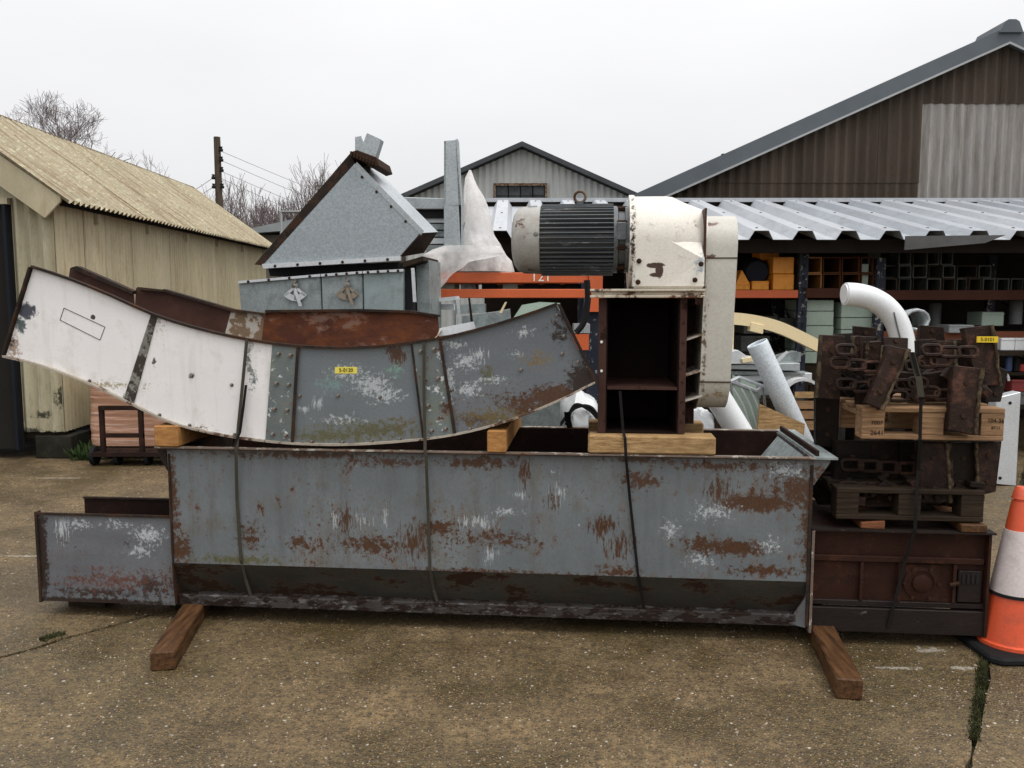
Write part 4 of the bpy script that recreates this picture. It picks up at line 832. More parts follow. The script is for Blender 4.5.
slab([(574, 324), (590, 324), (590, 333), (574, 333)], 6.0, .15, 'galvanised_bracket', M_galv, 'galvanised bracket between chute tip and drive casing', 'bracket')
MB().wbox(AT(570, 0, 6).x, AT(592, 0, 6).x, 6.0, 6.15, AT(0, 350, 6).z, AT(0, 334, 6).z).build('orange_bracket', M_orange, label='orange rack bracket between chute tip and drive casing', cat='bracket')
MB().tube(arc([(587, 280), (588, 300), (584, 322), (576, 333)], 5.3), .02, 7).build('motor_cable', M_black, label='thick black cable hanging from the motor behind the chute tip', cat='cable')
# galvanised post by the cone
gp = thing('galvanised_plate_post', 'upright galvanised box post with bolt hole right of the scraper stack', 'post', G(1008, 486))
Yo = G(1008, 486).y
MB().prism([AT(996, 398, Yo), AT(1021, 392, Yo), AT(1016, 486, Yo), AT(996, 484, Yo)], (0, .12, 0)).build('body', M_galv_lite, gp, bevel=.004)
for a, b in ((1010, 403), (1000, 478)): MB().lathe(AT(a, b, Yo)-Vector((0, .004, 0)), (0, 1, 0), [(0, .014), (.006, .014)], 12).build('bolt_hole', M_dark, gp)
MB().tube([AT(1001, 392, Yo)+Vector((.09*math.cos(k*.4), .05, .09*math.sin(k*.4)+.09)) for k in range(9)], .01, 6).build('lifting_loop', M_galv_lite, gp)

# ================================================================== THE LOAD
def zat(py, px, d=0.0): return SZ(px, py, d)[1]
def sat(px, py, d=0.0): return SZ(px, py, d)[0]
PXM = .0049
def mks(org, d, items):
    out = []
    for px, py, rx, ry, c, k, soft, *st in items:
        s, z = SZ(px, py, d); out.append(((s-org[0], 0, z-org[2]), rx*PXM, ry*PXM, c, k, soft, *st))
    return out
BLUEG = (.148, .168, .18); PALE = (.50, .54, .55); OLIVE = (.12, .115, .06); RB = (.082, .034, .014)
# --- timber bearers on the ground
for (a, b, c, d_, e, f, lab) in ((146, 657, 182, 657, 'L', 0, 'wet timber bearer sticking out under the left end of the trough'), (828, 690, 865, 690, 'R', 0, 'wet timber bearer sticking out under the right end of the trough')):
    if e == 'L':
        p0 = G(163, 671); p1 = G(208, 596)
    else:
        p0 = G(849, 700); p1 = G(812, 622)
    dr = (p1-p0).normalized(); sd = Vector((dr.y, -dr.x, 0)); wd2 = .052
    p1 = p0+dr*1.9; zt = zat(605 if e == 'L' else 627, 172 if e == 'L' else 808)-.003
    t = MB().prism([p0-sd*wd2, p0+sd*wd2, p0+sd*wd2+Vector((0, 0, zt)), p0-sd*wd2+Vector((0, 0, zt))], dr*1.9); t.build('timber_bearer', M_wood_be, label=lab, cat='timber', bevel=.006, origin=p0)
# --- main trough
s0, s1 = sat(169, 500), sat(811, 520); zt = zat(452, 500); zk = zat(572, 480); zbm = zat(617, 500, .03)
DT = .75; org = (s0, 0, zbm)
tr_ = lthing('trough', 'long grey blue steel trough with rust patches lying on timber bearers', 'trough', *org)
tm = mks(org, 0, [
 (812, 510, 14, 60, RB, 2.6, .5), (170, 520, 7, 80, RB, 2.4, .5), (560, 577, 170, 5, RB, 2.8, .5), (300, 571, 130, 5, RB, 2.8, .5), (300, 455, 130, 5, RB, 2.8, .5), (720, 466, 80, 6, RB, 2.9, .5), (500, 540, 60, 12, RB, 3.2, .5), (620, 545, 20, 20, RB, 3.2, .5, 1), (720, 490, 16, 22, RB, 3.1, .5, 1), (845, 480, 20, 20, RB, 2, .5),
 (757, 503, 36, 9, RB, 1.6, .3), (800, 490, 34, 22, RB, 2.4, .4), (812, 540, 12, 40, RB, 2.2, .4), (735, 548, 32, 9, RB, 1.8, .3), (700, 545, 22, 12, RB, 2.6, .4),
 (602, 526, 16, 12, RB, 2.6, .3, 1), (640, 480, 25, 12, RB, 2.6, .5), (372, 545, 42, 12, RB, 2.6, .4), (345, 520, 14, 18, RB, 3, .5, 1), (440, 527, 22, 10, RB, 2.6, .3), (300, 542, 16, 12, RB, 2.8, .4),
 (180, 550, 14, 20, RB, 2.2, .4), (172, 500, 8, 60, RB, 2.2, .4), (415, 541, 20, 22, RB, 2.8, .5, 1), (380, 462, 70, 7, RB, 3, .5), (480, 462, 45, 8, RB, 2.6, .4), (650, 460, 50, 5, RB, 3, .5), (250, 536, 20, 18, RB, 3, .5),
 (765, 571, 46, 7, RB, 2.8, .4), (480, 572, 120, 5, RB, 3, .5), (240, 560, 60, 6, OLIVE, 2.4, .5), (620, 572, 30, 8, RB, 2.8, .5), (525, 470, 10, 30, RB, 3.2, .5, 1), (552, 500, 8, 14, RB, 3, .5, 1),
 (478, 522, 26, 10, PALE, 3, .3, 1), (505, 512, 20, 6, PALE, 3, .3), (520, 495, 14, 7, PALE, 3.2, .4, 1), (385, 515, 6, 18, PALE, 3, .4, 1), (362, 520, 12, 10, PALE, 3.2, .4, 1), (335, 520, 6, 22, PALE, 3, .4, 1),
 (670, 530, 10, 14, PALE, 2.8, .4), (712, 512, 26, 12, PALE, 2.9, .4), (788, 470, 24, 10, PALE, 2.8, .4), (560, 492, 12, 18, PALE, 3.2, .5, 1), (490, 555, 12, 14, PALE, 3.1, .4, 1), (700, 560, 20, 8, PALE, 3, .4), (770, 545, 14, 12, PALE, 3, .4)])
M_tr = paint('grey_blue_trough_paint', BLUEG, .42, .0, var=.22, rust_t=.615, rust_c=RB, chip_t=.70, chip_c=PALE, dirt=(.105, .095, .07), dirt_t=(.5, .72), marks=tm, bump=.14, stretch=(1, 1, .6), streak=((5, 5, .4), (.055, .042, .03), .50, .72, .3), specks=.615, dent=7)
M_trlow = paint('grimy_shaded_lower_trough', (.045, .043, .036), .5, 0, var=.4, rust_t=.53, rust_c=(.045, .024, .014), dirt=(.03, .028, .022), bump=.25, stretch=(.5, 1, 1))  # shade on the inward slope is put into this darker base, besides rust
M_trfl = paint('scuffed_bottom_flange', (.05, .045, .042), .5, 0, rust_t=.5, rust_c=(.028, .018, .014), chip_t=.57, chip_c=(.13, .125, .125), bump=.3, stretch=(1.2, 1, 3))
M_rim = paint('worn_rim_edge', (.16, .12, .095), .6, 0, rust_t=.6, rust_c=(.12, .06, .035), chip_t=.55, chip_c=(.38, .35, .3), bump=.25)
TH = .006
MB().lbox(s0, s1, 0, TH, zk, zt).build('front_panel', M_tr, tr_)
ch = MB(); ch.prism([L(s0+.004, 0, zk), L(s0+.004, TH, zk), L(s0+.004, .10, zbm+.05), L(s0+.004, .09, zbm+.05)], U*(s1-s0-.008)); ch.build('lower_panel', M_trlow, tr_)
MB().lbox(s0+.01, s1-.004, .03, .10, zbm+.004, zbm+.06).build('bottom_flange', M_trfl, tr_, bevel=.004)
MB().lbox(s0+.02, s1-.02, .13, DT-.13, zbm+.008, zbm+.03).build('floor_panel', M_rustdk, tr_)
MB().lbox(s0, s1, DT-TH, DT, zbm+.05, zt).build('rear_panel', M_rustdk, tr_)
MB().lbox(s0+.01, s1-.01, DT-.14, DT-.06, zbm+.004, zbm+.06).build('rear_flange', M_trfl, tr_)
for s_, nm in ((s0, 1), (s1-TH, 1)):
    e = MB(); e.prism([L(s_, .003, zk), L(s_, .003, zt-.002), L(s_, DT-.003, zt-.002), L(s_, DT-.003, zbm+.05), L(s_, DT-.12, zbm+.002), L(s_, .055, zbm+.002), L(s_, .02, zbm+.01), L(s_, .004, zk-.1)], U*TH); e.build('end_panel', M_tr if s_ != s0 else M_edge, tr_)
gz_ = MB(); gz_.prism([L(s1-.075, .052, zbm+.01), L(s1-.008, .002, zbm+.01), L(s1-.008, .002, zbm+.16)], N*.01); gz_.build('corner_gusset', M_tr, tr_)
sR = sat(838, 457, -.03)
MB().lbox(s0-.045, s1, -.035, 0, zt-.003, zt+.003).build('front_rim', M_rim, tr_)
MB().lbox(s0-.045, s1+.0, -.035, -.030, zt-.009, zt-.004).build('rim_lip', M_edge, tr_)
MB().lbox(s0-.045, s1, DT, DT+.045, zt-.003, zt+.004).build('rear_rim', M_rim, tr_)
MB().lbox(s0-.05, s0, 0, DT, zt-.003, zt+.004).build('left_rim', M_rim, tr_)
MB().lbox(s1, sR, -.035, DT+.045, zt-.004, zt+.005).build('right_rim', M_galv_dull, tr_)
MB().lbox(s1+.012, s1+.026, 0, DT, zt+.006, zt+.03).build('rim_angle', M_rustdk, tr_)
M_gussetr = M_edge
for d0 in (-.003, DT-.01): MB().prism([L(s1, d0, zt-.006), L(sR-.02, d0, zt-.006), L(sR-.03, d0, zt-.03), L(s1+.004, d0, zt-.13)], N*.008).build('gusset', M_tr if d0 < 0 else M_edge, tr_)
MB().prism([L(s0-.005, -.003, zt-.006), L(s0-.05, -.003, zt-.006), L(s0-.045, -.003, zt-.04), L(s0, -.003, zt-.12)], N*.008).build('gusset', M_edge, tr_)
sl0 = sat(765, 440, .4)
MB().prism([L(sl0-.05, .1, zt-.22), L(s1-.02, .1, zt-.01), L(s1-.02, DT-.1, zt-.01), L(sl0-.05, DT-.1, zt-.22)], (0, 0, -.006)).build('inner_slope', M_galv_dull, tr_)
MB().lbox(s0+.006, s0+.014, -.006, 0, zk, zt-.036).build('edge_strip', M_edge, tr_)
MB().lbox(s1-.012, s1+.002, -.006, -.001, zbm+.02, zt-.036).build('edge_strip', M_edge, tr_)
# contents of the trough
MB().lbox(s0+.5, s0+2.1, .16, .56, zbm+.04, zt-.16).build('oily_casing', M_rustbl, label='dark oily steel casing lying inside the trough under the chute', cat='casing', bevel=.01)
# --- lower left open chute
cz0, cz1 = zat(603, 110, .03), zat(514, 100, .03); cs0 = sat(38, 520, .03); cs1 = s0-.006
ot = (cs0, .03, cz0)
lc = lthing('open_chute', 'open grey steel chute section with flaking paint at the lower left', 'chute', *ot)
cm_ = mks(ot, .03, [(62, 528, 10, 16, PALE, 2.6, .3, 1), (78, 524, 20, 8, PALE, 2.8, .3), (148, 535, 22, 12, PALE, 2.4, .35), (115, 524, 25, 7, PALE, 3, .4), (140, 550, 20, 9, PALE, 2.7, .4), (100, 592, 90, 9, RUSTD, 3, .5), (150, 585, 26, 16, RUSTD, 2.6, .5), (110, 580, 75, 16, (.13, .055, .04), 3, .7), (42, 550, 7, 60, RUSTD, 1.5, .4), (90, 601, 100, 4, RUSTD, 1.5, .4)])
M_lc = paint('worn_grey_chute_paint', (.13, .14, .155), .45, 0, var=.2, rust_t=.64, rust_c=RUSTD, marks=cm_, dirt=(.10, .085, .08), dirt_t=(.5, .75), bump=.2, specks=.605, dent=7)
MB().lbox(cs0, cs1, .03, .036, cz0, cz1).build('front_panel', M_lc, lc)
MB().lbox(cs0-.0, cs1, .02, .03, cz1-.010, cz1+.002).build('top_edge', M_edge, lc)
cw = .36
MB().lbox(cs0+.02, cs1+.0, .03+cw, .036+cw, cz0, zat(497, 110, .03+cw)).build('rear_panel', M_rustdk, lc)
MB().lbox(cs0+.02, cs1+.0, .015+cw, .03+cw, zat(497, 110, .03+cw)-.008, zat(497, 110, .03+cw)).build('rear_edge', M_edge, lc)
MB().lbox(cs0, cs1, .036, .03+cw, cz0+.002, cz0+.01).build('floor_panel', M_rustdk, lc)
MB().lbox(cs0-.012, cs0, .02, .055, cz0-.005, cz1+.004).build('end_flange', M_edge, lc)
MB().lbox(cs0-.012, cs0, .055, .03+cw, cz0-.004, cz0+.05).build('end_flange', M_edge, lc)
MB().prism([L(cs0+.05, .16, 0), L(cs0+.25, .16, 0), L(cs0+.25, .16, cz0-.006), L(cs0+.05, .16, cz0-.006)], N*.15).build('timber_packer', M_wood_dk, label='timber packer coloured dark as shadow under the lower left chute', cat='timber')  # dark colour carries the shadow that the chute casts here
# --- base casing at the right
bz0, bz1 = zat(632, 900, .05), zat(530, 900, .05); bs0, bs1 = s1+.008, sat(986, 590, .05)
ob = (bs0, .05, bz0)
bc = lthing('drive_base_casing', 'dark brown rusty conveyor end casing with round bearing under the pallets', 'casing', *ob)
M_bc = paint('dark_red_brown_casing', (.036, .015, .010), .55, 0, var=.4, rust_t=.62, rust_c=(.07, .028, .015), dirt=(.013, .009, .008), bump=.25)
M_bc2 = paint('scuffed_casing_base', (.022, .016, .014), .5, 0, var=.4, chip_t=.64, chip_c=(.09, .085, .08), dirt=(.012, .010, .009), bump=.3, stretch=(.5, 1, 1))
MB().lbox(bs0, bs1, .06, .066, zat(606, 900, .05), bz1).build('front_panel', M_bc, bc)
MB().lbox(bs0, bs1, .03, .065, bz0, zat(608, 900, .05)).build('base_panel', M_bc2, bc, bevel=.003)
MB().lbox(bs0, bs1-.01, .04, .06, zat(604, 900, .05)-.01, zat(601, 900, .05)).build('lower_rib', M_bc2, bc, bevel=.003)
MB().lbox(bs0, bs1-.02, .035, .06, zat(562, 900, .05), zat(556, 900, .05)).build('upper_rib', M_bc, bc, bevel=.003)
MB().lbox(bs0, bs1+.01, .0, .07, bz1, bz1+.008).build('top_flange', M_bc2, bc)
MB().lbox(bs0+.02, bs1, .066, .6, bz1-.002, bz1+.004).build('top_plate', M_bc, bc)
MB().lbox(bs0, bs0+.012, .0, .06, bz0, bz1).build('end_flange', M_rim, bc)
MB().lbox(bs1-.012, bs1, .02, .6, bz0, bz1-.002).build('end_panel', M_bc, bc)
MB().lbox(bs0, bs1-.014, .6, .606, bz0, bz1-.002).build('rear_panel', M_bc, bc)
for px in (860, 898, 953):
    s_ = sat(px, 580, .04); MB().lbox(s_, s_+.014, .038, .06, zat(601, 900, .05)+.002, zat(562, 900, .05)-.002).build('vertical_rib', M_bc, bc)
sb_, zb_ = SZ(921, 583, .05); bp_ = MB(); bp_.lathe(L(sb_, .06, zb_), -N, [(0, .080), (.012, .078), (.015, .058), (.010, .056), (.010, .042), (.022, .040), (.026, .03)], 28); bh = bp_.build('bearing_housing', M_bc, bc)
MB().lbox(sb_-.11, sb_+.08, .052, .06, zb_-.085, zb_+.085).build('bearing_plate', M_bc, bc)
for a in range(6): MB().lathe(L(sb_+.076*math.cos(a*1.047), .042, zb_+.076*math.sin(a*1.047)), -N, [(0, .008), (.006, .008)], 6).build('bolt', M_boltrust, bh)
gp0 = sat(957, 583, .05)
MB().lbox(gp0, gp0+.10, .035, .06, zat(602, 960, .05)+.004, zat(570, 960, .05)).build('slide_plate', M_bc2, bc, bevel=.003)
for k in range(4): MB().lbox(gp0+.015+k*.02, gp0+.024+k*.02, .03, .035, zat(582, 960, .05), zat(573, 960, .05)).build('slot', M_dark, bc)
MB().tube([L(gp0-.04, .03, zb_), L(gp0, .03, zb_+.01)], .01, 6).build('adjuster', M_boltrust, bc)
# timber chocks on the casing
MB().prism([L(sat(860, 535, .03), .02, bz1+.009), L(sat(884, 535, .03), .02, bz1+.009), L(sat(884, 535, .03), .02, bz1+.05), L(sat(860, 535, .03), .02, bz1+.04)], N*.5).build('timber_chock', wood('red_brown_chock', (.22, .085, .04), (.1, .04, .02)), label='red brown timber chock under the lower pallet', cat='timber', bevel=.004)
MB().prism([L(sat(958, 538, .03), .0, bz1+.009), L(sat(984, 538, .03), .0, bz1+.009), L(sat(984, 538, .03), .0, bz1+.045), L(sat(958, 538, .03), .0, bz1+.045)], N*.5).build('timber_chock', M_wood_be, label='wet brown timber chock at the right corner under the lower pallet', cat='timber', bevel=.004)
ck = MB(); ck.lbox(sat(910, 535, .03), sat(935, 535, .03), .3, .5, bz1+.009, bz1+.045); ck.build('timber_chock', M_wood_dk, label='dark timber chock hidden behind under the lower pallet', cat='timber')
# --- pallets
def pallet(name, label, s0, s1, d0, d1, z0, mt, mb, print_=()):
    t = lthing(name, label, 'pallet', (s0+s1)/2, (d0+d1)/2, z0, 'stacked pallets at the right')
    H = .144; W_ = s1-s0; D_ = d1-d0
    for i in range(5):
        a = d0+(D_-.10)*i/4; MB().lbox(s0, s1, a, a+.10, z0+H-.022, z0+H).build('deck_board', mt, t, bevel=.003)
    for i in range(3):
        a = s0+(W_-.1)*i/2; MB().lbox(a+.001, a+.099, d0+.001, d1-.001, z0+H-.044, z0+H-.0225).build('stringer_board', mb, t)
        for j in range(3):
            b = d0+.002+(D_-.104)*j/2; MB().lbox(a+.0015, a+.0985, b, b+.1, z0+.0225, z0+H-.0445).build('block', mt, t, bevel=.002)
    for j in range(3):
        b = d0+(D_-.1)*j/2; MB().lbox(s0+.001, s1-.001, b, b+.1, z0, z0+.022).build('base_board', mt, t, bevel=.003)
    return t
dP = .02
ps0, ps1 = sat(836, 515, dP), sat(984, 515, dP); pz0 = zat(530, 910, dP)
lowp = pallet('pallet', 'dark wet lower pallet resting on the rusty end casing', ps0, ps1, dP, dP+.75, bz1+.052, M_wood_dk, M_wood_dk)
qs0, qs1 = sat(862, 420, dP-.02), sat(1005, 420, dP-.02); qz0 = zat(440, 930, dP-.02)
upp = pallet('pallet', 'pale brown upper pallet carrying the scraper heap', qs0, qs1, dP-.02, dP+.73, qz0, M_wood_pal, M_wood_pal)
def ptxt(body, px, py, sz): s, z = SZ(px, py, dP-.02); text_part(body, sz, L(s, dP-.0195, z), U, (0, 0, 1), M_ink, upp)
ptxt('7007', 877, 423, .026); ptxt('2641', 877, 433, .03); ptxt('104-36', 996, 421, .025); ptxt('8T11', 996, 428, .018)
# --- scraper flights
random.seed(12)
M_fl = [paint('oily_scraper_steel_a', (.026, .015, .011), .45, .1, var=.5, dirt=(.13, .058, .04), dirt_t=(.52, .72), bump=.5, scale=1.6, chip_t=.72, chip_c=(.25, .2, .16)),
        paint('oily_scraper_steel_b', (.018, .012, .010), .45, .1, var=.5, dirt=(.07, .036, .025), dirt_t=(.5, .7), bump=.5, scale=1.6),
        paint('oily_scraper_steel_c', (.013, .010, .008), .45, .1, var=.5, dirt=(.026, .017, .012), dirt_t=(.5, .7), bump=.5, scale=1.6)]
M_fledge = paint('caked_yellow_brown_edge', (.16, .115, .065), .95, 0, var=.5, dirt=(.03, .02, .012), dirt_t=(.38, .56), bump=.9, scale=3)
def flight(par, q, d, tilt=0.0, mi=0, edge=None):
    """q: four px corners clockwise from top left; d: distance behind the front plane"""
    c = []
    for i, (px, py) in enumerate(q):
        s, z = SZ(px, py, d); c.append(L(s, d+(tilt if i < 2 else 0), z))
    nrm = (c[1]-c[0]).cross(c[3]-c[0]).normalized()
    if nrm.dot(N) < 0: nrm = -nrm
    b = MB(); th = .014; fd = .05; b.prism(c, nrm*th)
    e = (c[1]-c[0]).normalized()*.009; u_ = (c[3]-c[0]).normalized()*.009
    b.prism([c[0]+e*.1, c[0]+e, c[3]+e, c[3]+e*.1], nrm*fd); b.prism([c[1]-e, c[1]-e*.1, c[2]-e*.1, c[2]-e], nrm*fd); b.prism([c[0]+u_*.1, c[1]+u_*.1, c[1]+u_, c[0]+u_], nrm*fd)
    o = b.build('flight', M_fl[mi], par, bevel=.003)
    if edge is not None:
        i, j = ((0, 3) if edge == 'l' else (1, 2)); em = MB(); n = 12
        pts = [c[i].lerp(c[j], k/n)-nrm*.003+Vector((random.gauss(0, .002), random.gauss(0, .002), random.gauss(0, .002))) for k in range(n+1)]
        em.tube(pts, [random.uniform(.005, .011) for _ in pts], 6); em.build('caked_edge', M_fledge, o)
    cc = (c[0]+c[1]+c[2]+c[3])/4
    for k in (-1, 1):
        p = cc.lerp((c[0]+c[1])/2, .5*k if k > 0 else 0)+((c[2]+c[3])/2-cc)*(.5 if k < 0 else 0)
        MB().lathe(p-nrm*.007, nrm, [(0, .011), (.008, .011)], 6).build('bolt', M_boltrust, o)
    return o
def link(par, px, py, d, wpx, hpx, rot=0.0):
    s, z = SZ(px, py, d); a, h = wpx*PXM*.46, hpx*PXM*.46; Rm = Matrix.Rotation(rot, 3, 'X'); pts = []
    for k in range(17):
        q = 2*math.pi*k/16; x = math.copysign(abs(math.cos(q))**.5, math.cos(q))*a; y = math.copysign(abs(math.sin(q))**.6, math.sin(q))*h
        pts.append(L(s+x, d+y*math.sin(rot), z+y*math.cos(rot)))
    MB().tube(pts, .0085, 6, caps=False).build('link', M_fl[0], par)
uc = lthing('scraper_chain', 'heap of dark oily scraper plates and chain piled on the upper pallet', 'scraper chain', (qs0+qs1)/2, .3, qz0+.145)
F_ = [([(823, 335), (847, 336), (840, 400), (816, 398)], .10, .03, 0, 'l'), ([(836, 334), (855, 333), (852, 372), (834, 372)], .24, .02, 2, None), ([(855, 326), (877, 328), (876, 350), (855, 350)], .42, 0, 0, None),
      ([(853, 336), (861, 336), (860, 362), (852, 362)], .14, .0, 0, 'l'), ([(860, 336), (879, 337), (878, 396), (858, 396)], .22, .02, 1, 'r'), ([(867, 342), (882, 341), (880, 362), (866, 362)], .10, 0, 0, 'l'),
      ([(885, 337), (910, 338), (908, 352), (884, 352)], .20, .02, 0, None), ([(882, 346), (897, 345), (893, 398), (878, 398)], .16, .02, 1, 'l'), ([(894, 346), (913, 350), (882, 410), (866, 403)], -.045, .05, 0, 'r'),
      ([(816, 396), (840, 398), (838, 448), (816, 446)], .30, 0, 2, None), ([(906, 356), (926, 352), (928, 400), (904, 400)], .36, 0, 2, None),
      ([(921, 325), (944, 327), (946, 345), (919, 345)], .5, 0, 0, None), ([(920, 340), (939, 339), (941, 388), (920, 388)], .28, .03, 1, None), ([(938, 341), (957, 341), (958, 390), (938, 390)], .22, .03, 0, 'r'), ([(953, 339), (976, 340), (976, 372), (955, 374)], .30, .02, 1, 'r'),
      ([(966, 328), (995, 325), (1000, 385), (978, 387)], .19, .03, 0, 'r'), ([(958, 366), (986, 369), (975, 435), (948, 430)], -.05, .04, 0, 'r'), ([(998, 366), (1011, 371), (1001, 402), (985, 402)], .2, .02, 2, None),
      ([(925, 374), (962, 368), (958, 402), (922, 402)], .14, .0, 1, None), ([(840, 374), (866, 372), (864, 398), (838, 398)], .4, 0, 2, None), ([(962, 372), (1000, 372), (1000, 402), (962, 402)], .36, 0, 2, None)]
for q, d, tl, mi, ed in F_: flight(uc, q, d, tl, mi, ed)
for px, py in ((846, 384), (862, 387), (878, 384), (905, 385), (918, 383), (968, 352), (950, 352), (846, 350), (932, 350), (915, 397), (898, 396), (840, 363), (856, 365), (872, 367), (888, 370), (930, 392), (944, 395), (915, 366), (928, 362), (940, 361)): link(uc, px, py, .05 if px < 900 else .08, 18, 10, .3)
for i in range(60):
    px, py = random.uniform(846, 985), random.uniform(372, 398); s, z = SZ(px, py, .2); h = random.uniform(.03, .06)
    MB().box(L(s, random.uniform(.02, .5), z), (random.uniform(.03, .10), random.uniform(.02, .05), h), Matrix.Rotation(random.uniform(-.9, .9), 3, 'Y')).build('chain_block', M_fl[i % 3], uc, bevel=.004)
s_, z_ = SZ(984, 339, .20); 
MB().lbox(sat(977, 339, .19), sat(998, 339, .19), .188, .196, zat(342.5, 987, .19), zat(336.5, 987, .19)).build('label', flat('yellow_tape', (.75, .52, .02)), uc)
text_part('5-0101', .022, L(sat(987.5, 339.5, .19), .1875, zat(339.5, 987, .19)), U, (0, 0, 1), M_ink, uc)
lcn = lthing('scraper_chain', 'dark scraper plates and chain packed between the two pallets', 'scraper chain', (ps0+ps1)/2, .3, bz1+.052+.145)
F2 = [([(820, 443), (842, 443), (838, 505), (818, 505)], .40, 0, 1, None), ([(835, 441), (872, 441), (868, 503), (832, 503)], .22, 0, 2, None), ([(868, 441), (905, 441), (903, 503), (866, 503)], .25, 0, 1, None), ([(900, 442), (925, 441), (925, 503), (900, 503)], .22, 0, 2, None),
      ([(918, 442), (947, 443), (950, 503), (920, 503)], .06, 0, 1, 'r'), ([(950, 443), (976, 443), (976, 503), (952, 503)], .09, 0, 2, 'l'), ([(976, 443), (1002, 441), (996, 492), (978, 496)], .06, 0, 1, 'l'), ([(840, 495), (920, 492), (920, 506), (838, 506)], .1, .06, 0, None)]
for q, d, tl, mi, ed in F2: flight(lcn, q, d, tl, mi, ed)
for k, px in enumerate((852, 870, 889, 908, 925)): link(lcn, px, 463+k*1.2+2, .17, 21, 11, .2)
for i in range(34):
    px, py = random.uniform(842, 965), random.uniform(470, 499); s, z = SZ(px, py, .2)
    MB().box(L(s, random.uniform(.05, .19), z), (random.uniform(.02, .07), random.uniform(.02, .05), random.uniform(.02, .05)), Matrix.Rotation(random.uniform(-.9, .9), 3, 'Y')).build('chain_block', M_fl[i % 3], lcn, bevel=.003)
for k, px in enumerate((850, 868, 887, 930, 946)): link(lcn, px, 487+k*.8, .12, 20, 10, .5)
for k in range(5): MB().box(L(sat(861+k*18.5, 466, .16), .165, zat(466+k*1.1, 880, .16)), (.03, .02, .055)).build('link_pin', M_fl[0], lcn, bevel=.004)
for px in (845, 905, 965): MB().lbox(sat(px, 470, .4), sat(px+9, 470, .4), .42, .6, bz1+.052+.146, qz0-.003).build('chain_block', M_fl[2], lcn)
# --- strap helper
def strap(label, pts, wdt=.028, m=M_strap, grp='straps tying the load', th=.003, dirw=None):
    b = MB(); P = [LP(px, py, d) if len(t) == 0 else t[0] for px, py, d, *t in pts]; dw = (dirw or U)*wdt/2; vs_ = []
    for i, p in enumerate(P):
        tg = (P[min(i+1, len(P)-1)]-P[max(0, i-1)]).normalized(); nn = dw.cross(tg).normalized()*th/2
        vs_ += [p-dw-nn, p+dw-nn, p+dw+nn, p-dw+nn]
    fs = [(i*4+k, i*4+(k+1) % 4, i*4+4+(k+1) % 4, i*4+4+k) for i in range(len(P)-1) for k in range(4)]+[(0, 1, 2, 3), tuple(len(P)*4-4+k for k in range(4))]
    b.add(vs_, fs); return b.build('strap', m, label=label, cat='strap', group=grp)
# --- timbers on the trough
tA = zat(448, 172, -.03); tzz = zt+.006
def cross_timber(px0, px1, pytop, d0, d1, lab, m=M_wood_or, skew=0):
    a, b = sat(px0, 440, d0), sat(px1, 440, d0); z1 = zat(pytop, (px0+px1)/2, d0)
    MB().prism([L(a, d0, tzz), L(b, d0, tzz), L(b, d0, z1), L(a, d0, z1)], N*(d1-d0)+U*skew).build('timber', m, label=lab, cat='timber', bevel=.005, group='timbers packing the load on the trough')
cross_timber(154, 178, 426, -.045, .62, 'orange timber under the white left half of the curved chute', skew=.0)
cross_timber(487, 506, 431, -.05, .8, 'small orange timber end under the grey right half of the curved chute')
ta = MB(); a, b = sat(588, 445, -.03), sat(716, 445, -.03); z1 = zat(436, 650, -.03)
ta.lbox(a, b, -.03, .09, tzz, z1); ta.build('timber', M_wood_sp, label='pale split timber lying lengthwise under the drive casing', cat='timber', bevel=.008, group='timbers packing the load on the trough')
MB().lbox(a, b, .4, .5, tzz, z1).build('timber', M_wood_sp, label='rear pale timber under the back of the drive casing', cat='timber', bevel=.006, group='timbers packing the load on the trough')

# --- curved chute
dc = .0
TOPS = [(33, 267), (70, 279), (110, 295), (155, 315), (200, 329), (245, 339), (285, 345), (335, 348), (385, 346), (437, 339), (480, 329), (520, 317), (557, 304)]
BOTS = [(5, 357), (45, 367), (88, 383), (128, 402), (170, 422), (215, 434), (262, 441), (305, 444.5), (350, 445), (400, 442), (450, 436), (500, 424), (550, 405), (595, 383)]
def lerp_line(pts, t):
    x = t*(len(pts)-1); i = min(int(x), len(pts)-2); f = x-i
    def cr(k):
        p0, p1, p2, p3 = pts[max(i-1, 0)][k], pts[i][k], pts[i+1][k], pts[min(i+2, len(pts)-1)][k]; return .5*(2*p1+(p2-p0)*f+(2*p0-5*p1+4*p2-p3)*f*f+(3*p1-p0-3*p2+p3)*f**3)
    return cr(0), cr(1)
def find(pts, xp):
    lo, hi = 0, 1
    for _ in range(40):
        m = (lo+hi)/2
        if lerp_line(pts, m)[0] < xp: lo = m
        else: hi = m
    return (lo+hi)/2
def chute_pt(xt, xb, v, d):      # v 0 top, 1 bottom
    a = lerp_line(TOPS, find(TOPS, xt)); b = lerp_line(BOTS, find(BOTS, xb)); px, py = a[0]*(1-v)+b[0]*v, a[1]*(1-v)+b[1]*v; s, z = SZ(px, py, 0.0); return L(s, d, z)
oc = (sat(300, 440), 0, zat(444, 320))
cu = lthing('curved_chute', 'long banana curved steel chute, white at left and grey blue at right', 'chute', *oc)
WHT = (.80, .78, .77); GRN = (.16, .19, .15)
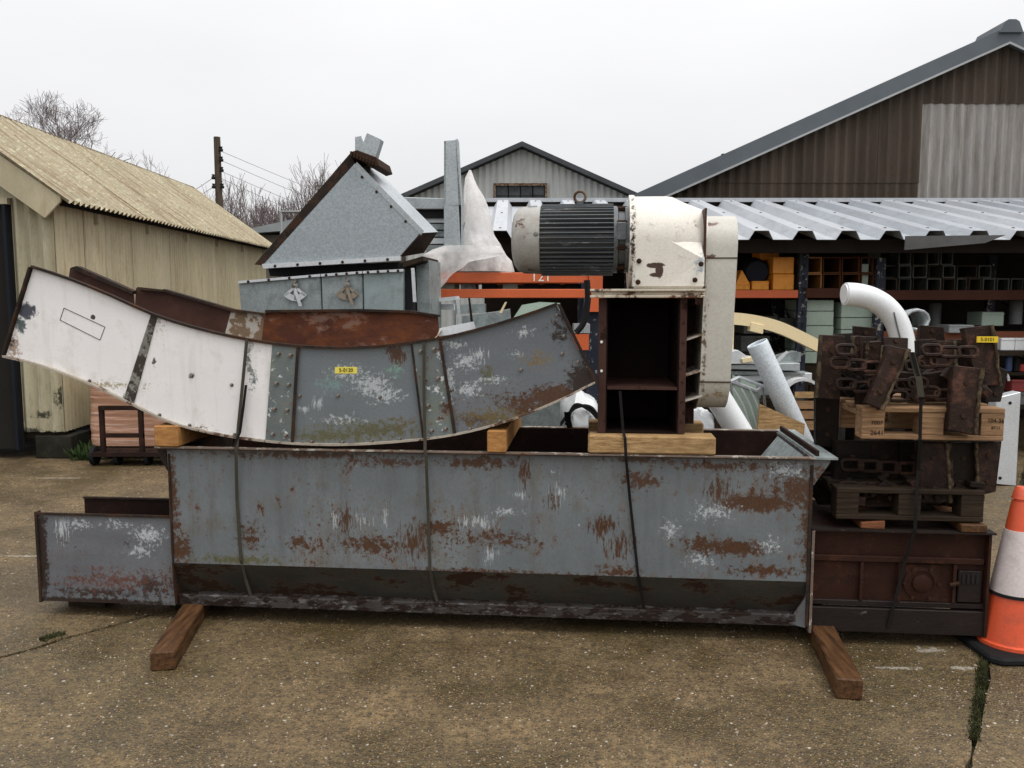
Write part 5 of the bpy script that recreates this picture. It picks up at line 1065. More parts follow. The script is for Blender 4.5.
wm = mks(oc, 0, [(27, 311, 10, 8, (.07, .075, .10), 1.2, .3), (21, 325, 6, 8, (.10, .14, .14), 1.6, .3), (13, 345, 6, 6, (.05, .05, .05), 2, .3), (14, 350, 10, 24, (.45, .33, .26), 2.5, .5), (155, 362, 4, 4, (.1, .09, .08), 3, .3), (192, 376, 3.5, 3.5, (.05, .05, .05), 2, .3), (250, 365, 6, 26, (.25, .27, .24), 3.2, .4), (100, 385, 60, 6, (.45, .38, .25), 2.6, .5), (255, 380, 4, 5, (.15, .2, .2), 3, .3), (125, 400, 10, 8, GRN, 3, .4), (185, 428, 30, 4, (.2, .16, .1), 3, .4), (93, 317, 2.5, 2.5, (.05, .05, .05), 1, .3), (160, 320, 12, 18, (.5, .48, .42), 3, .5)])
M_wp = paint('aged_white_paint', WHT, .4, 0, var=.05, fine=.1, rust_t=.695, rust_c=(.11, .07, .05), marks=wm, dirt=(.52, .48, .42), dirt_t=(.52, .8), bump=.06, streak=((6, 6, .5), (.42, .37, .3), .55, .8, .35), dent=6)
gmk = mks(oc, 0, [(372, 385, 24, 14, PALE, 2.4, .3), (348, 372, 24, 10, PALE, 2.6, .35), (385, 395, 22, 10, PALE, 2.6, .3), (318, 403, 8, 10, PALE, 2.8, .3, 1), (342, 420, 30, 7, PALE, 3, .35), (304, 409, 7, 4, PALE, 2.2, .3), (398, 356, 8, 12, RB, 2.2, .4, 1), (395, 352, 12, 7, RB, 2.8, .4), (330, 436, 60, 9, OLIVE, 2.2, .7), (400, 428, 22, 14, (.14, .10, .05), 3, .5), (375, 430, 60, 12, OLIVE, 2.4, .7), (395, 370, 10, 8, (.2, .34, .28), 3, .4), (330, 384, 16, 12, (.2, .3, .29), 3, .6)])
M_gp = paint('blue_grey_chute_paint', BLUEG, .38, 0, var=.12, rust_t=.69, chip_t=.70, chip_c=PALE, marks=gmk, bump=.1, specks=.645, dent=5)
rmk = mks(oc, 0, [(466, 362, 14, 9, PALE, 2.4, .3), (478, 356, 10, 10, PALE, 2.6, .3, 1), (453, 345, 14, 5, PALE, 2.6, .3), (450, 385, 6, 22, PALE, 2.4, .3), (470, 390, 14, 8, PALE, 2.4, .3), (490, 380, 20, 5, PALE, 2.7, .3), (525, 332, 12, 7, PALE, 2.9, .3), (517, 354, 8, 4, PALE, 2.8, .3), (488, 375, 8, 10, OLIVE, 2.8, .4), (538, 360, 18, 10, (.2, .15, .08), 2.8, .6), (530, 412, 26, 11, RB, 1.8, .3), (480, 420, 30, 9, RB, 2.6, .4), (560, 397, 34, 13, RB, 1.5, .3), (585, 383, 18, 20, RUSTD, 1.6, .3), (520, 402, 40, 12, RB, 2.8, .5), (500, 418, 50, 12, (.16, .12, .05), 2.8, .5), (560, 330, 12, 16, RUSTD, 3, .5)])
M_rp = paint('grey_blue_chute_end_paint', (.13, .145, .16), .38, 0, var=.14, rust_t=.67, chip_t=.71, chip_c=PALE, marks=rmk, bump=.12, specks=.63, dent=5)
M_strip = paint('peeling_cover_strip', (.13, .155, .155), .45, 0, var=.2, rust_t=.60, rust_c=(.1, .05, .03), chip_t=.60, chip_c=(.55, .58, .57), dirt=(.15, .17, .12), dirt_t=(.5, .7), bump=.25)
M_joint_ = paint('green_black_peeling_joint', (.20, .20, .17), .8, 0, var=.5, rust_t=.50, rust_c=(.05, .04, .028), chip_t=.6, chip_c=(.5, .5, .45), bump=.6, scale=1.5)
def cpanel(nm, xt0, xt1, xb0, xb1, d, m, v0=0, v1=1, n=8, dep=.006, bevel=0):
    b = MB(); A = []; B = []
    for k in range(n+1):
        t = k/n; A.append(chute_pt(xt0+(xt1-xt0)*t, xb0+(xb1-xb0)*t, v0, d)); B.append(chute_pt(xt0+(xt1-xt0)*t, xb0+(xb1-xb0)*t, v1, d))
    b.prism(A+B[::-1], N*dep); return b.build(nm, m, cu, bevel=bevel)
cpanel('side_panel', 33.5, 154, 5.5, 127, dc, M_wp); cpanel('side_panel', 155, 274, 128, 266, dc-.002, M_wp); cpanel('side_panel', 274, 412, 267, 424, dc, M_gp, dep=.006); cpanel('side_panel', 412, 556.5, 424, 594.5, dc+.001, M_rp)
cpanel('joint_flange', 152, 158, 124, 134, dc-.008, M_joint_, dep=.006, v0=.01, v1=.99)
cpanel('cover_strip', 273, 299, 266, 292, dc-.010, M_strip, dep=.008, v0=.01, v1=.99); cpanel('cover_strip', 412, 440, 424, 455, dc-.010, M_strip, dep=.008, v0=.01, v1=.99)
cpanel('strip_edge', 297.5, 300, 291.5, 294.5, dc-.016, M_edge, dep=.006); cpanel('strip_edge', 411, 413, 423, 425, dc-.014, M_edge, dep=.006); cpanel('strip_edge', 439, 441.5, 454, 457, dc-.018, M_edge, dep=.01)
bolt0 = MB().lathe((0, 0, 0), (0, 0, 1), [(0, .013), (.003, .0125), (.0035, .0095), (.009, .009), (.0115, .005)], 8).build('bolt', M_bolt, cu)
NR = Matrix.Rotation(-YAW, 4, 'Z') @ Matrix.Rotation(math.pi/2, 4, 'X')     # +z turned to face the viewer's side of the load
bolt0.data.transform(WM[cu.name]); first = True
def put_bolt(p, m=None, sc_=1.0):
    global first
    M_ = Matrix.Translation(p) @ NR @ Matrix.Scale(sc_, 4)
    if first: bolt0.matrix_basis = WM[cu.name].inverted() @ M_; first = False; o = bolt0
    else: o = share(bolt0, cu, M_)
    return o
for xt, xb in ((280, 273), (292, 286), (420, 433), (433, 447)):
    for v in (.10, .40, .66, .92): put_bolt(chute_pt(xt, xb, v, dc-.010))
for px, py in ((338, 396), (380, 397), (300, 396), (521, 370), (562, 354), (564, 336), (578, 362), (557, 315), (232, 385), (192, 376), (452, 390), (418, 392)):
    s, z = SZ(px, py); put_bolt(L(s, dc-.001, z), sc_=.75)
for xb in (312, 343, 372, 400, 470, 500, 530, 90, 160, 190, 235): put_bolt(chute_pt(350, xb, .965, dc-.006) if False else L(*(lambda q: (SZ(*q)[0], dc-.004, SZ(*q)[1]))((lambda t: (t[0], t[1]-3))(lerp_line(BOTS, find(BOTS, xb))))), sc_=.7)
# top and bottom flanges following the curve
def curve_strip(pts, x0, x1, d0, d1, off0, off1, m, nm, n=26):
    b = MB(); A = []; B = []
    for k in range(n+1):
        px, py = lerp_line(pts, find(pts, x0+(x1-x0)*k/n)); s, z = SZ(px, py+off0); A.append(L(s, d0, z)); s, z = SZ(px, py+off1); B.append(L(s, d0, z))
    b.prism(A+B[::-1], N*(d1-d0)); return b.build(nm, m, cu)
M_lip = paint('pale_worn_lip', (.36, .32, .26), .6, 0, var=.3, rust_t=.55, rust_c=(.12, .06, .035), bump=.3)
M_liprust = M_edge
curve_strip(BOTS, 5, 266, -.022, .0, -2.0, .0, M_lip, 'bottom_lip'); curve_strip(BOTS, 267, 595, -.022, .0, -2.0, .0, M_lip, 'bottom_lip')
curve_strip(TOPS, 33, 557, -.018, .006, -1.6, 1.0, M_liprust, 'top_lip')
DC = .42
curve_strip(BOTS, 8, 592, .008, DC, -1.8, -.5, M_rustdk, 'bottom_plate')
e = MB(); a, b = LP(33, 267), LP(5, 357); e.prism([a-N*.02, b-N*.02, b-N*.02-U*.012, a-N*.02-U*.012], N*.06); e.build('end_flange', M_edge, cu)
e = MB(); a, b = LP(557, 304), LP(595, 383); e.prism([a-N*.02, b-N*.02, b-N*.02+U*.014, a-N*.02+U*.014], N*.06); e.build('end_flange', M_edge, cu)
# rear wall segments, standing higher than the front
def rear(q, m, nm='rear_panel', d=DC, dep=.006):
    return MB().prism([LP(a, b, d) for a, b in q], N*dep).build(nm, m, cu)
M_rr = paint('dark_purple_rust', (.062, .030, .023), .6, 0, var=.3, dirt=(.10, .048, .034), dirt_t=(.5, .7), bump=.15)
rear([(70, 268), (76, 266), (133, 291), (136, 330), (66, 300)], M_rr); rear([(136, 288), (164, 291), (166, 340), (134, 325)], M_rr, d=DC-.004)
rear([(163, 290), (232, 310), (228, 345), (160, 332)], M_rr, d=DC-.008)
M_flk = paint('flaking_white_on_rust', (.48, .45, .40), .7, 0, var=.2, rust_t=.50, rust_c=(.26, .17, .10), bump=.3)
rear([(231, 311), (266, 314), (262, 350), (222, 345)], M_flk, d=DC-.012)
rear([(265, 312), (300, 310), (360, 310.5), (410, 312), (438, 316), (440, 352), (260, 354)], M_rustin, d=DC-.016)
for q in (((70, 268), (76, 266), (133, 291), (132, 294)), ((137, 287), (165, 290), (165, 292), (137, 289.5)), ((163, 289), (232, 309), (266, 313.5), (266, 315), (232, 311.5), (163, 291.5)), ((265, 310), (360, 309.0), (410, 310.5), (439, 315), (439, 317), (410, 313), (360, 311.5), (265, 312.5))):
    rear(q, M_edge, 'rear_edge', d=DC-.04, dep=.045)
MB().prism([LP(427, 346, .1), LP(440, 332, .3), LP(442, 330, .3), LP(430, 346, .1)], N*.02).build('brace_strip', M_wood_sp, cu)
rear([(441, 340), (475, 330), (556, 309), (592, 378), (500, 418), (445, 428)], M_rustdk, d=DC)
# hatch outline and sticker
for a, b in (((64, 308), (105, 327)), ((105, 327), (100, 340)), ((100, 340), (60, 320)), ((60, 320), (64, 308))):
    A, B = LP(*a, -.001), LP(*b, -.001); MB().tube([A, B], .0016, 4).build('score_line', M_dark, cu)
MB().prism([LP(335, 367, -.002), LP(357, 367, -.002), LP(357, 373.5, -.002), LP(335, 373.5, -.002)], N*.0015).build('sticker', flat('yellow_sticker', (.80, .68, .10)), cu)
text_part('5-0120', .024, LP(346, 370.2, -.0035), U, (0, 0, 1), M_ink, cu)
# white plate lying on the chute's rear
MB().prism([LP(437, 336, .3), LP(440, 328, .3), LP(471, 322, .3), LP(474, 333, .3)], N*.1).build('white_bracket', M_white, label='small white painted plate lying on the middle of the curved chute', cat='plate')

# --- drive unit
dD = .02
od = (sat(645, 440, dD), dD, z1+.002)
dv_ = lthing('drive_unit', 'rusty open drive casing topped by cream gearbox, black motor and tall guard', 'drive unit', *od)
M_cas = paint('dark_oxide_casing', (.012, .006, .005), .7, 0, var=.4, dirt=(.022, .011, .008), bump=.2)
M_casfl = paint('brown_casing_flange', (.06, .030, .024), .6, 0, var=.4, rust_t=.6, rust_c=(.035, .018, .012), chip_t=.7, chip_c=(.4, .38, .36), bump=.3)
a0, a1 = sat(598, 370, dD), sat(686, 370, dD); zc0 = z1+.003; zc1 = zat(298, 640, dD); dd1 = dD+.5
fl0, fl1 = sat(606, 370, dD), sat(679, 370, dD)
MB().lbox(a0, fl0, dD, dD+.008, zc0, zc1).build('left_flange', M_casfl, dv_, bevel=.002); MB().lbox(fl1, a1, dD, dD+.008, zc0, zc1).build('right_flange', M_casfl, dv_, bevel=.002)
MB().lbox(fl0, fl0+.006, dD+.008, dd1, zc0, zc1).build('side_panel', M_cas, dv_); MB().lbox(fl1-.006, fl1, dD+.008, dd1, zc0, zc1).build('side_panel', M_cas, dv_)
MB().lbox(fl0, fl1, dd1, dd1+.006, zc0, zc1).build('rear_panel', M_cas, dv_)
zsf = zat(388, 640, dD); MB().lbox(fl0+.007, fl1-.007, dD, dd1-.002, zsf-.008, zsf+.004).build('shelf_plate', M_casfl, dv_)
MB().lbox(fl0+.007, fl1-.007, dD+.01, dd1-.002, zc0, zc0+.006).build('base_plate', M_cas, dv_)
for px, zpy in ((601.5, 342), (601.5, 371)): MB().lathe(LP(px, zpy, dD), -N, [(0, .007), (.004, .006)], 8).build('bolt', M_white, dv_)
for k in range(7):
    MB().lathe(L((fl1+a1)/2, dD, zc0+.06+k*.09), -N, [(0, .006), (.005, .005)], 8).build('bolt', M_boltrust, dv_)
# web plates between casing and guard
for py in (340, 375, 400):
    z = zat(py, 688, dD+.1); MB().prism([L(a1, dD+.02, z), L(sat(700, py, dD+.1), dD+.02, z+.025), L(sat(700, py, dD+.1), dD+.3, z+.025), L(a1, dD+.3, z)], (0, 0, .006)).build('web_plate', M_flk if py > 330 else M_cas, dv_)
MB().lbox(a1, sat(700, 370, dD+.1), dD+.3, dD+.306, zat(430, 690, dD+.1), zc1-.03).build('web_panel', M_casfl, dv_)
CRM = (.74, .70, .62)
M_crm = paint('chipped_cream_paint', CRM, .4, 0, var=.06, rust_t=.665, rust_c=(.10, .05, .03), dirt=(.5, .43, .32), dirt_t=(.56, .82), bump=.07, chip_t=.76, chip_c=(.3, .33, .36))
tpl0, tpl1 = sat(590, 294, dD), sat(704, 294, dD)
M_tpl = paint('chipped_base_plate', (.55, .49, .38), .6, 0, rust_t=.54, rust_c=(.12, .055, .028), bump=.3)
MB().lbox(tpl0, tpl1, dD-.045, dd1+.02, zc1+.001, zc1+.012).build('top_plate', M_tpl, dv_, bevel=.002)
MB().lbox(tpl0+.01, tpl1, dD-.03, dD+.03, zc1+.012, zat(291.5, 640, dD)).build('mounting_rail', M_tpl, dv_, bevel=.002)
MB().lbox(tpl0, tpl1-.0, dD-.045, dd1, zat(291.5, 640, dD), zat(289, 640, dD)).build('bed_plate', M_tpl, dv_, bevel=.002)
zbed = zat(289, 640, dD)
# gearbox: rotational housing around the motor axis, with a boxed foot
dA = dD+.19
sm0, zm = SZ(628, 241, dA)
rg = (zat(196.5, 650, dA)-zat(289, 650, dA))/2; zm = zbed+rg*1.0+.004
gs = lambda px: sat(px, 241, dA)-sm0
axo = L(sm0, dA, zm)
gb_ = MB(); gb_.lathe(axo, U, [(0, rg*.96), (.0, rg*1.02), (gs(633), rg*1.02), (gs(634), rg*.985), (gs(664), rg*.985), (gs(671), rg*.965), (gs(681), rg*.86), (gs(700), rg*.70), (gs(704), rg*.68)], 40)
gbo = gb_.build('gearbox_housing', paint('chipped_cream_gearbox', CRM, .38, 0, var=.06, rust_t=.645, rust_c=(.10, .05, .03), dirt=(.5, .43, .32), dirt_t=(.56, .82), bump=.07, marks=mks(od, dA, [(652, 267, 8, 2.4, (.07, .03, .02), .5, .2), (656, 272, 3.5, 6, (.07, .03, .02), .5, .2), (652, 276, 5, 1.8, (.07, .03, .02), .5, .2), (695, 266, 8, 10, (.42, .48, .52), 2.2, .4), (631, 240, 3.5, 60, RUSTD, 3.2, .4)])), dv_)
ft = MB(); r8 = rg*1.0
fL = [(dA-rg*.985, zbed+.001), (dA-rg*.985, zm-.0), (dA-rg*.90, zm+.07), (dA+rg*.90, zm+.07), (dA+rg*.985, zm), (dA+rg*.985, zbed+.001)]
fR = [(dA-rg*.95, zbed+.001), (dA-rg*.90, zm-.09), (dA-rg*.66, zm+.0), (dA+rg*.66, zm+.0), (dA+rg*.90, zm-.09), (dA+rg*.95, zbed+.001)]
def sect(px, pr): return [L(sm0+gs(px), d, z) for d, z in pr]
vv = sect(631, fL)+sect(664, fL)+sect(700, fR)
ft.add(vv, [tuple(range(6))[::-1], tuple(range(12, 18))]+[(r0+i, r0+(i+1) % 6, r0+6+(i+1) % 6, r0+6+i) for r0 in (0, 6) for i in range(6)])
ft.build('gearbox_foot', gbo.data.materials[0], dv_, bevel=.012)
for px, py in ((639, 261), (638, 282), (701, 264), (695, 280)): MB().lathe(LP(px, py, dA-rg*1.0), -N, [(0, .012), (.008, .011), (.012, .006)], 8).build('bolt', M_boltrust, dv_)
# motor
mo_ = lthing('x', None, None, 0, 0, 0) if False else None
rm = (zat(206, 580, dA)-zat(274, 580, dA))/2; mzo = zat(240, 580, dA); max_o = L(sat(628, 241, dA), dA, mzo)
ms = lambda px: sat(px, 241, dA)-sat(628, 241, dA)
mc = MB(); mc.lathe(max_o, U, [(ms(513), rm*.55), (ms(514.5), rm*.74), (ms(518), rm*.90), (ms(524), rm*.985), (ms(541), rm*1.0), (ms(541.5), rm*.93)], 40)
mco = mc.build('fan_cowl', paint('faded_cream_cowl', (.38, .37, .34), .5, 0, var=.2, rust_t=.60, dirt=(.22, .19, .15), dirt_t=(.45, .7), bump=.1), dv_)
MB().lathe(LP(536, 234, dA-rm*.97), -N, [(-.01, .012), (.004, .012), (.008, .008)], 8).build('bolt', M_bolt, mco)
M_mot = paint('grimy_highlit_motor_paint', (.11, .122, .13), .4, .1, var=.5, dirt=(.17, .155, .13), dirt_t=(.48, .7), bump=.2, chip_t=.60, chip_c=(.28, .29, .29), spec=.4, stretch=(.35, 1, 1))  # pale chips and grey dirt also paint highlights onto the motor
mb = MB(); mb.lathe(max_o, U, [(ms(541.5), rm*.86), (ms(618), rm*.86)], 40); mbo = mb.build('motor_body', M_mot, dv_)
mf = MB()
for k in range(44):
    a = 2*math.pi*k/44; r0, r1 = rm*.84, rm*(1.02 if k % 11 else 1.06); dr = N*math.cos(a)+Vector((0, 0, math.sin(a))); pr = -N*math.sin(a)+Vector((0, 0, math.cos(a)))
    c = max_o+U*((ms(541.5)+ms(613))/2); ln = (ms(613)-ms(541.5))/2; t_ = .0028
    mf.prism([c+dr*r0-pr*t_-U*ln, c+dr*r1-pr*t_*.6-U*ln, c+dr*r1+pr*t_*.6-U*ln, c+dr*r0+pr*t_-U*ln], U*2*ln)
fo = mf.build('cooling_fins', M_mot, dv_); fo['kind'] = 'stuff'
me_ = MB(); me_.lathe(max_o, U, [(ms(613), rm*.8), (ms(613), rm*.98), (ms(617), rm*.98), (ms(618), rm*.86), (ms(624), rm*.86), (ms(624.5), rm*.98), (ms(628), rm*.98), (ms(628), rm*.5)], 36); me_.build('end_bell', M_mot, dv_)
for a in range(8):
    q = a*math.pi/4+.3; MB().lathe(max_o+U*ms(616)+(N*math.cos(q)+Vector((0, 0, math.sin(q))))*rm*.92, U, [(0, .012), (ms(626)-ms(616), .012)], 6).build('bolt', M_boltrust, dv_)
MB().prism([LP(617, 222, dA-rm), LP(627, 222, dA-rm), LP(627, 240, dA-rm), LP(617, 240, dA-rm)], N*.05).build('terminal_lug', M_mot, dv_, bevel=.004)
M_boltlt = paint('rusty_tan_eye', (.16, .12, .08), .7, rust_t=.5, bump=.2); ey = LP(580, 197, dA); MB().tube([ey+(U*math.cos(k*math.pi/8)+Vector((0, 0, math.sin(k*math.pi/8))))*.026 for k in range(17)], .007, 8, caps=False).build('lifting_eye', M_boltlt, dv_)
MB().box(ey-Vector((0, 0, .03)), (.03, .03, .016)).build('eye_base', M_mot, dv_)
MB().prism([LP(528, 206, dA-.05), LP(537, 205.5, dA-.05), LP(537, 209, dA-.05), LP(528, 210, dA-.05)], N*.06).build('cowl_label', M_galv, dv_)
# guard: stadium profile across the load's depth, extruded sideways
gsT0, gsT1 = sat(706, 240, dA-.14), sat(738.5, 240, dA-.14); gsB0, gsB1 = sat(699, 380, dA-.14), sat(729, 380, dA-.14)
zgt, zgb = zat(214, 722, dA-.1), zat(410, 714, dA-.1)
rgu = .155
prof = []
for k in range(13): a = math.pi*k/12; prof.append((dA-math.cos(a)*rgu, zgt-rgu+math.sin(a)*rgu))
for k in range(13): a = math.pi*k/12; prof.append((dA+math.cos(a)*rgu, zgb+rgu-math.sin(a)*rgu))
def gside(z, r):   # guard leans a little
    t = (z-zgb)/(zgt-zgb); return (gsB0*(1-t)+gsT0*t) if r == 0 else (gsB1*(1-t)+gsT1*t)
M_gd = paint('cream_grey_guard_paint', (.50, .48, .42), .4, 0, var=.08, rust_t=.68, rust_c=(.2, .12, .05), dirt=(.38, .33, .24), dirt_t=(.56, .8), bump=.06, marks=mks(od, dA, [(708, 226, 6, 2, (.16, .07, .04), 2, .3), (705, 258, 6, 2, (.12, .06, .04), 2, .3), (715, 390, 14, 10, (.33, .24, .12), 3.2, .6), (700, 350, 3, 80, (.15, .1, .06), 3.4, .5)]))
n = len(prof); vs_ = [L(gside(z, 0), d, z) for d, z in prof]+[L(gside(z, 1), d, z) for d, z in prof]
g = MB(); g.add(vs_, [tuple(range(n))[::-1], tuple(range(n, 2*n))]); 
g2 = MB(); g2.add(vs_, [tuple(range(n))[::-1], tuple(range(n, 2*n))]); g2.sm = [False, False]
g2.f += [(i, (i+1) % n, n+(i+1) % n, n+i) for i in range(n)]; g2.sm += [True]*n
gdo = g2.build('belt_guard', M_gd, dv_)
for py in (258, 382):
    z = zat(py, 715, dA-rgu); MB().lbox(gside(z, 0)-.002, gside(z, 1)+.002, dA-rgu-.0025, dA-rgu+.02, z-.0025, z+.0025).build('guard_seam', M_boltrust, gdo)
MB().lbox(gsT0-.012, gsT0-.003, dA-rgu-.02, dA+rgu+.01, zgt-.36, zgt+.02).build('guard_edge', M_casfl, dv_)

# --- damper boxes and hopper behind the chute
dH = 1.15
def HP(px, py, d=dH): return LP(px, py, d)
zh0 = zat(330, 320, dH); zh1 = zat(272, 320, dH)
ob2 = (sat(320, 300, dH), dH, 0)
sup = lthing('steel_stand', 'galvanised angle stand hidden behind the curved chute carrying damper boxes', 'stand', ob2[0], dH, 0)
for px in (242, 318, 405):
    for dd in (dH+.02, dH+.6):
        s_ = sat(px, 320, dH)+(.04 if px == 242 else 0)-(.04 if px == 405 else 0); MB().lbox(s_-.025, s_+.025, dd, dd+.05, 0, zh0-.03).build('leg', M_galv_dull, sup)
for dd in (dH+.02, dH+.6): MB().lbox(sat(242, 320, dH)+.01, sat(405, 320, dH), dd+.002, dd+.048, zh0-.0295, zh0-.002).build('rail', M_galv_dull, sup)
def dbox(pts, lab, qpx, qpy, seed, m, qm=None):
    s_ = [SZ(a, b, dH) for a, b in pts]; t = lthing('damper_box', lab, 'damper box', sum(q[0] for q in s_)/len(s_), dH, min(q[1] for q in s_), 'galvanised damper boxes under the hopper')
    MB().prism([L(a, dH, b) for a, b in s_], N*.65).build('body', m, t, bevel=.006)
    xs = sorted(p[0] for p in pts); (a0, b0), (a1, b1) = pts[0], pts[1]
    MB().prism([HP(a0, b0, dH-.02), HP(a1, b1, dH-.02), HP(a1, b1+2.5, dH-.02), HP(a0, b0+2.5, dH-.02)], N*.03).build('top_flange', M_galv_lite, t)
    for k in range(4):
        f = (k+.5)/4; MB().lathe(HP(a0+(a1-a0)*f, b0+(b1-b0)*f+1.5, dH-.02), -N, [(0, .009), (.006, .008)], 6).build('bolt', M_boltrust, t)
    if qpx:
        qt = MB(); c = HP(qpx, qpy, dH-.02); n_ = 12
        for k in range(n_):
            a0_ = R(215+110*k/n_); a1_ = R(215+110*(k+1)/n_)
            for ro, ri in ((.085, .05),): qt.prism([c+(U*math.cos(q)*1.0+Vector((0, 0, math.sin(q))))*r_+Vector((0, 0, .03)) for q, r_ in ((a0_, ro), (a1_, ro), (a1_, ri), (a0_, ri))], N*.008)
        for q in (R(219), R(321), R(270)):
            dq = U*math.cos(q)+Vector((0, 0, math.sin(q))); pq = -U*math.sin(q)+Vector((0, 0, math.cos(q))); cc_ = c+Vector((0, 0, .03)); qt.prism([cc_+pq*.008, cc_-pq*.008, cc_+dq*.08-pq*.008, cc_+dq*.08+pq*.008], N*.006)
        quo = qt.build('quadrant', qm or M_galv_lite, t)
        MB().lathe(c+Vector((0, 0, .035)), -N, [(-.01, .02), (.008, .018), (.01, .01), (.02, .009)], 14).build('spindle', M_bolt, quo)
        MB().prism([c+Vector((0, 0, .03))+U*.008-N*.012, c+Vector((0, 0, .03))-U*.008-N*.012, c-Vector((0, 0, .085))+U*.025-N*.012, c-Vector((0, 0, .085))+U*.045-N*.012], N*.006).build('handle', qm or M_galv_lite, quo)
        MB().lathe(c+Vector((0, 0, .065))-N*.004, -N, [(-.01, .012), (.006, .012)], 10).build('pivot_knob', M_bolt, quo)
    return t
dbox([(238, 281), (320, 274), (322, 330), (243, 330)], 'left damper box with bright quadrant handle under the hopper', 295, 292, 1, M_galv_dull)
dbox([(321, 274), (362, 271), (363, 330), (323, 330)], 'middle damper box with brownish quadrant handle under the hopper', 347, 291, 2, M_galv_dull, paint('brown_stained_galvanised', (.30, .25, .19), .5, .4, bump=.1))
dbox([(363, 271), (403, 269), (403, 330), (364, 330)], 'right plain damper box under the hopper', None, None, 3, paint('pale_stained_box', (.28, .34, .34), .5, .2, var=.3, dirt=(.16, .18, .15), dirt_t=(.5, .7), bump=.08))
slab_ = MB(); slab_.prism([HP(405, 268, dH+.05), HP(411, 268, dH+.05), HP(414, 330, dH+.05), HP(407, 330, dH+.05)], N*.5); slab_.build('dark_panel', M_dark, label='dark upright panel right of the damper boxes', cat='panel')
MB().prism([HP(411, 268, dH+.0), HP(414, 268, dH+.0), HP(416, 302, dH+.0), HP(413, 302, dH+.0)], N*.02).build('steel_post', M_galv_lite, label='thin pale post right of the damper boxes', cat='post')
MB().prism([HP(416, 262, dH+.15), HP(429, 260, dH+.15), HP(430, 330, dH+.15), HP(418, 330, dH+.15)], N*.4).build('grey_panel', M_galv_dull, label='dull green grey panel behind the thin pale post', cat='panel')
# hopper
oh = (sat(340, 262, dH), dH, zat(268, 340, dH))
hp = lthing('hopper', 'galvanised pyramid hopper tipped on its side above the damper boxes', 'hopper', *oh)
def HS(px, py, d): s, z = SZ(px, py, dH); return L(s, d, z)
f_ = [HP(264, 264), HP(354, 163), HP(421, 233), HP(400, 257)]
M_hop = paint('spangled_hopper_sheet', (.30, .335, .35), .38, .55, var=.08, spangle=.35, bump=.03)
M_hop_lit = paint('spangled_hopper_lit_side', (.40, .43, .45), .38, .5, var=.08, spangle=.3, bump=.03)  # lighter copy of the sheet: light on the slanted upper face painted in
b_ = [LP(276, 262, dH+.75), LP(372, 165, dH+.75), LP(437, 234, dH+.75), LP(422, 256, dH+.75)]
b1_ = [LP(276, 262, dH+.55), LP(376, 169, dH+.42), LP(438, 232, dH+.42), LP(424, 253, dH+.42)]
MB().prism(f_, N*.004).build('front_panel', M_hop, hp)
def quad(a, b, c, d, m, nm, th=.004):
    nn = (b-a).cross(d-a).normalized(); return MB().prism([a, b, c, d], nn*th).build(nm, m, hp)
quad(f_[1], b1_[1], b1_[2], f_[2], M_hop_lit, 'top_panel'); quad(f_[2], b1_[2], b1_[3], f_[3], M_edge, 'outlet_edge'); quad(f_[3], b1_[3], b1_[0], f_[0], M_hop, 'bottom_panel')
quad(b1_[0], b1_[3], b1_[2], b1_[1], M_hop, 'rear_panel')
quad(f_[0], b1_[0], b1_[1], f_[1], M_edge, 'inlet_panel')
fl = MB(); fl.prism([HP(254, 264.5), HP(264, 265), HP(355, 164), HP(351, 152)], N*.6); fl.build('inlet_flange', M_edge, hp, bevel=.003)
fl = MB(); fl.prism([HP(262, 264, dH-.03), HP(400, 256, dH-.03), HP(400, 260.5, dH-.03), HP(263, 268.5, dH-.03)], N*.034); fl.build('bottom_flange', M_galv_lite, hp)
for k in range(6): MB().lathe(HP(275+k*22.5, 266-k*1.3, dH-.03), -N, [(0, .010), (.006, .008)], 6).build('bolt', M_boltrust, hp)
for k in range(5): MB().lathe(HP(362+k*14.5, 177+k*14.8, dH-.002), -N, [(0, .009), (.006, .008)], 6).build('bolt', M_boltrust, hp)
MB().prism([HP(357, 162, dH-.004), HP(424, 231, dH-.004), HP(421, 235, dH-.004), HP(353, 166, dH-.004)], N*.004).build('corner_angle', M_galv, hp)
# toothed rusty collar at the apex
tc_ = MB(); pa, pb_ = HP(352, 155, dH-.03), HP(378, 166, dH-.03)
tc_.prism([HP(350, 152, dH-.04), HP(357, 150, dH-.04), HP(376, 157, dH-.04), HP(379, 166, dH-.04), HP(372, 168, dH-.04), HP(362, 161, dH-.04), HP(351, 157, dH-.04)], N*.35)
for k in range(9):
    p = pa.lerp(pb_, k/8.5); tc_.box(p-N*.012+Vector((0, 0, .004)), (.014, .02, .03))
tc_.build('toothed_collar', M_boltrust, hp, bevel=.003)
MB().prism([HP(355, 155, dH+.1), HP(355, 137, dH+.1), HP(361, 136, dH+.1), HP(366, 150, dH+.1)], N*.01).build('channel_offcut', M_galv, label='left tip of grey steel standing behind the hopper apex', cat='steel plate')
po = MB(); po.prism([HP(359, 153, dH+.06), HP(367, 133, dH+.06), HP(380, 139, dH+.06), HP(374, 158, dH+.06)], N*.006); po.prism([HP(374, 158, dH+.06), HP(380, 139, dH+.06), HP(381, 139.6, dH+.06), HP(375, 158.5, dH+.06)], N*.07); po.build('channel_offcut', M_galv, label='tilted galvanised channel offcut sticking up at the hopper apex', cat='steel plate')
MB().prism([HP(268, 268, dH+.1), HP(398, 262, dH+.1), HP(398, 272, dH+.1), HP(270, 276, dH+.1)], N*.5).build('timber_packer', M_dark, label='dark packing between the hopper and the damper boxes', cat='packer')
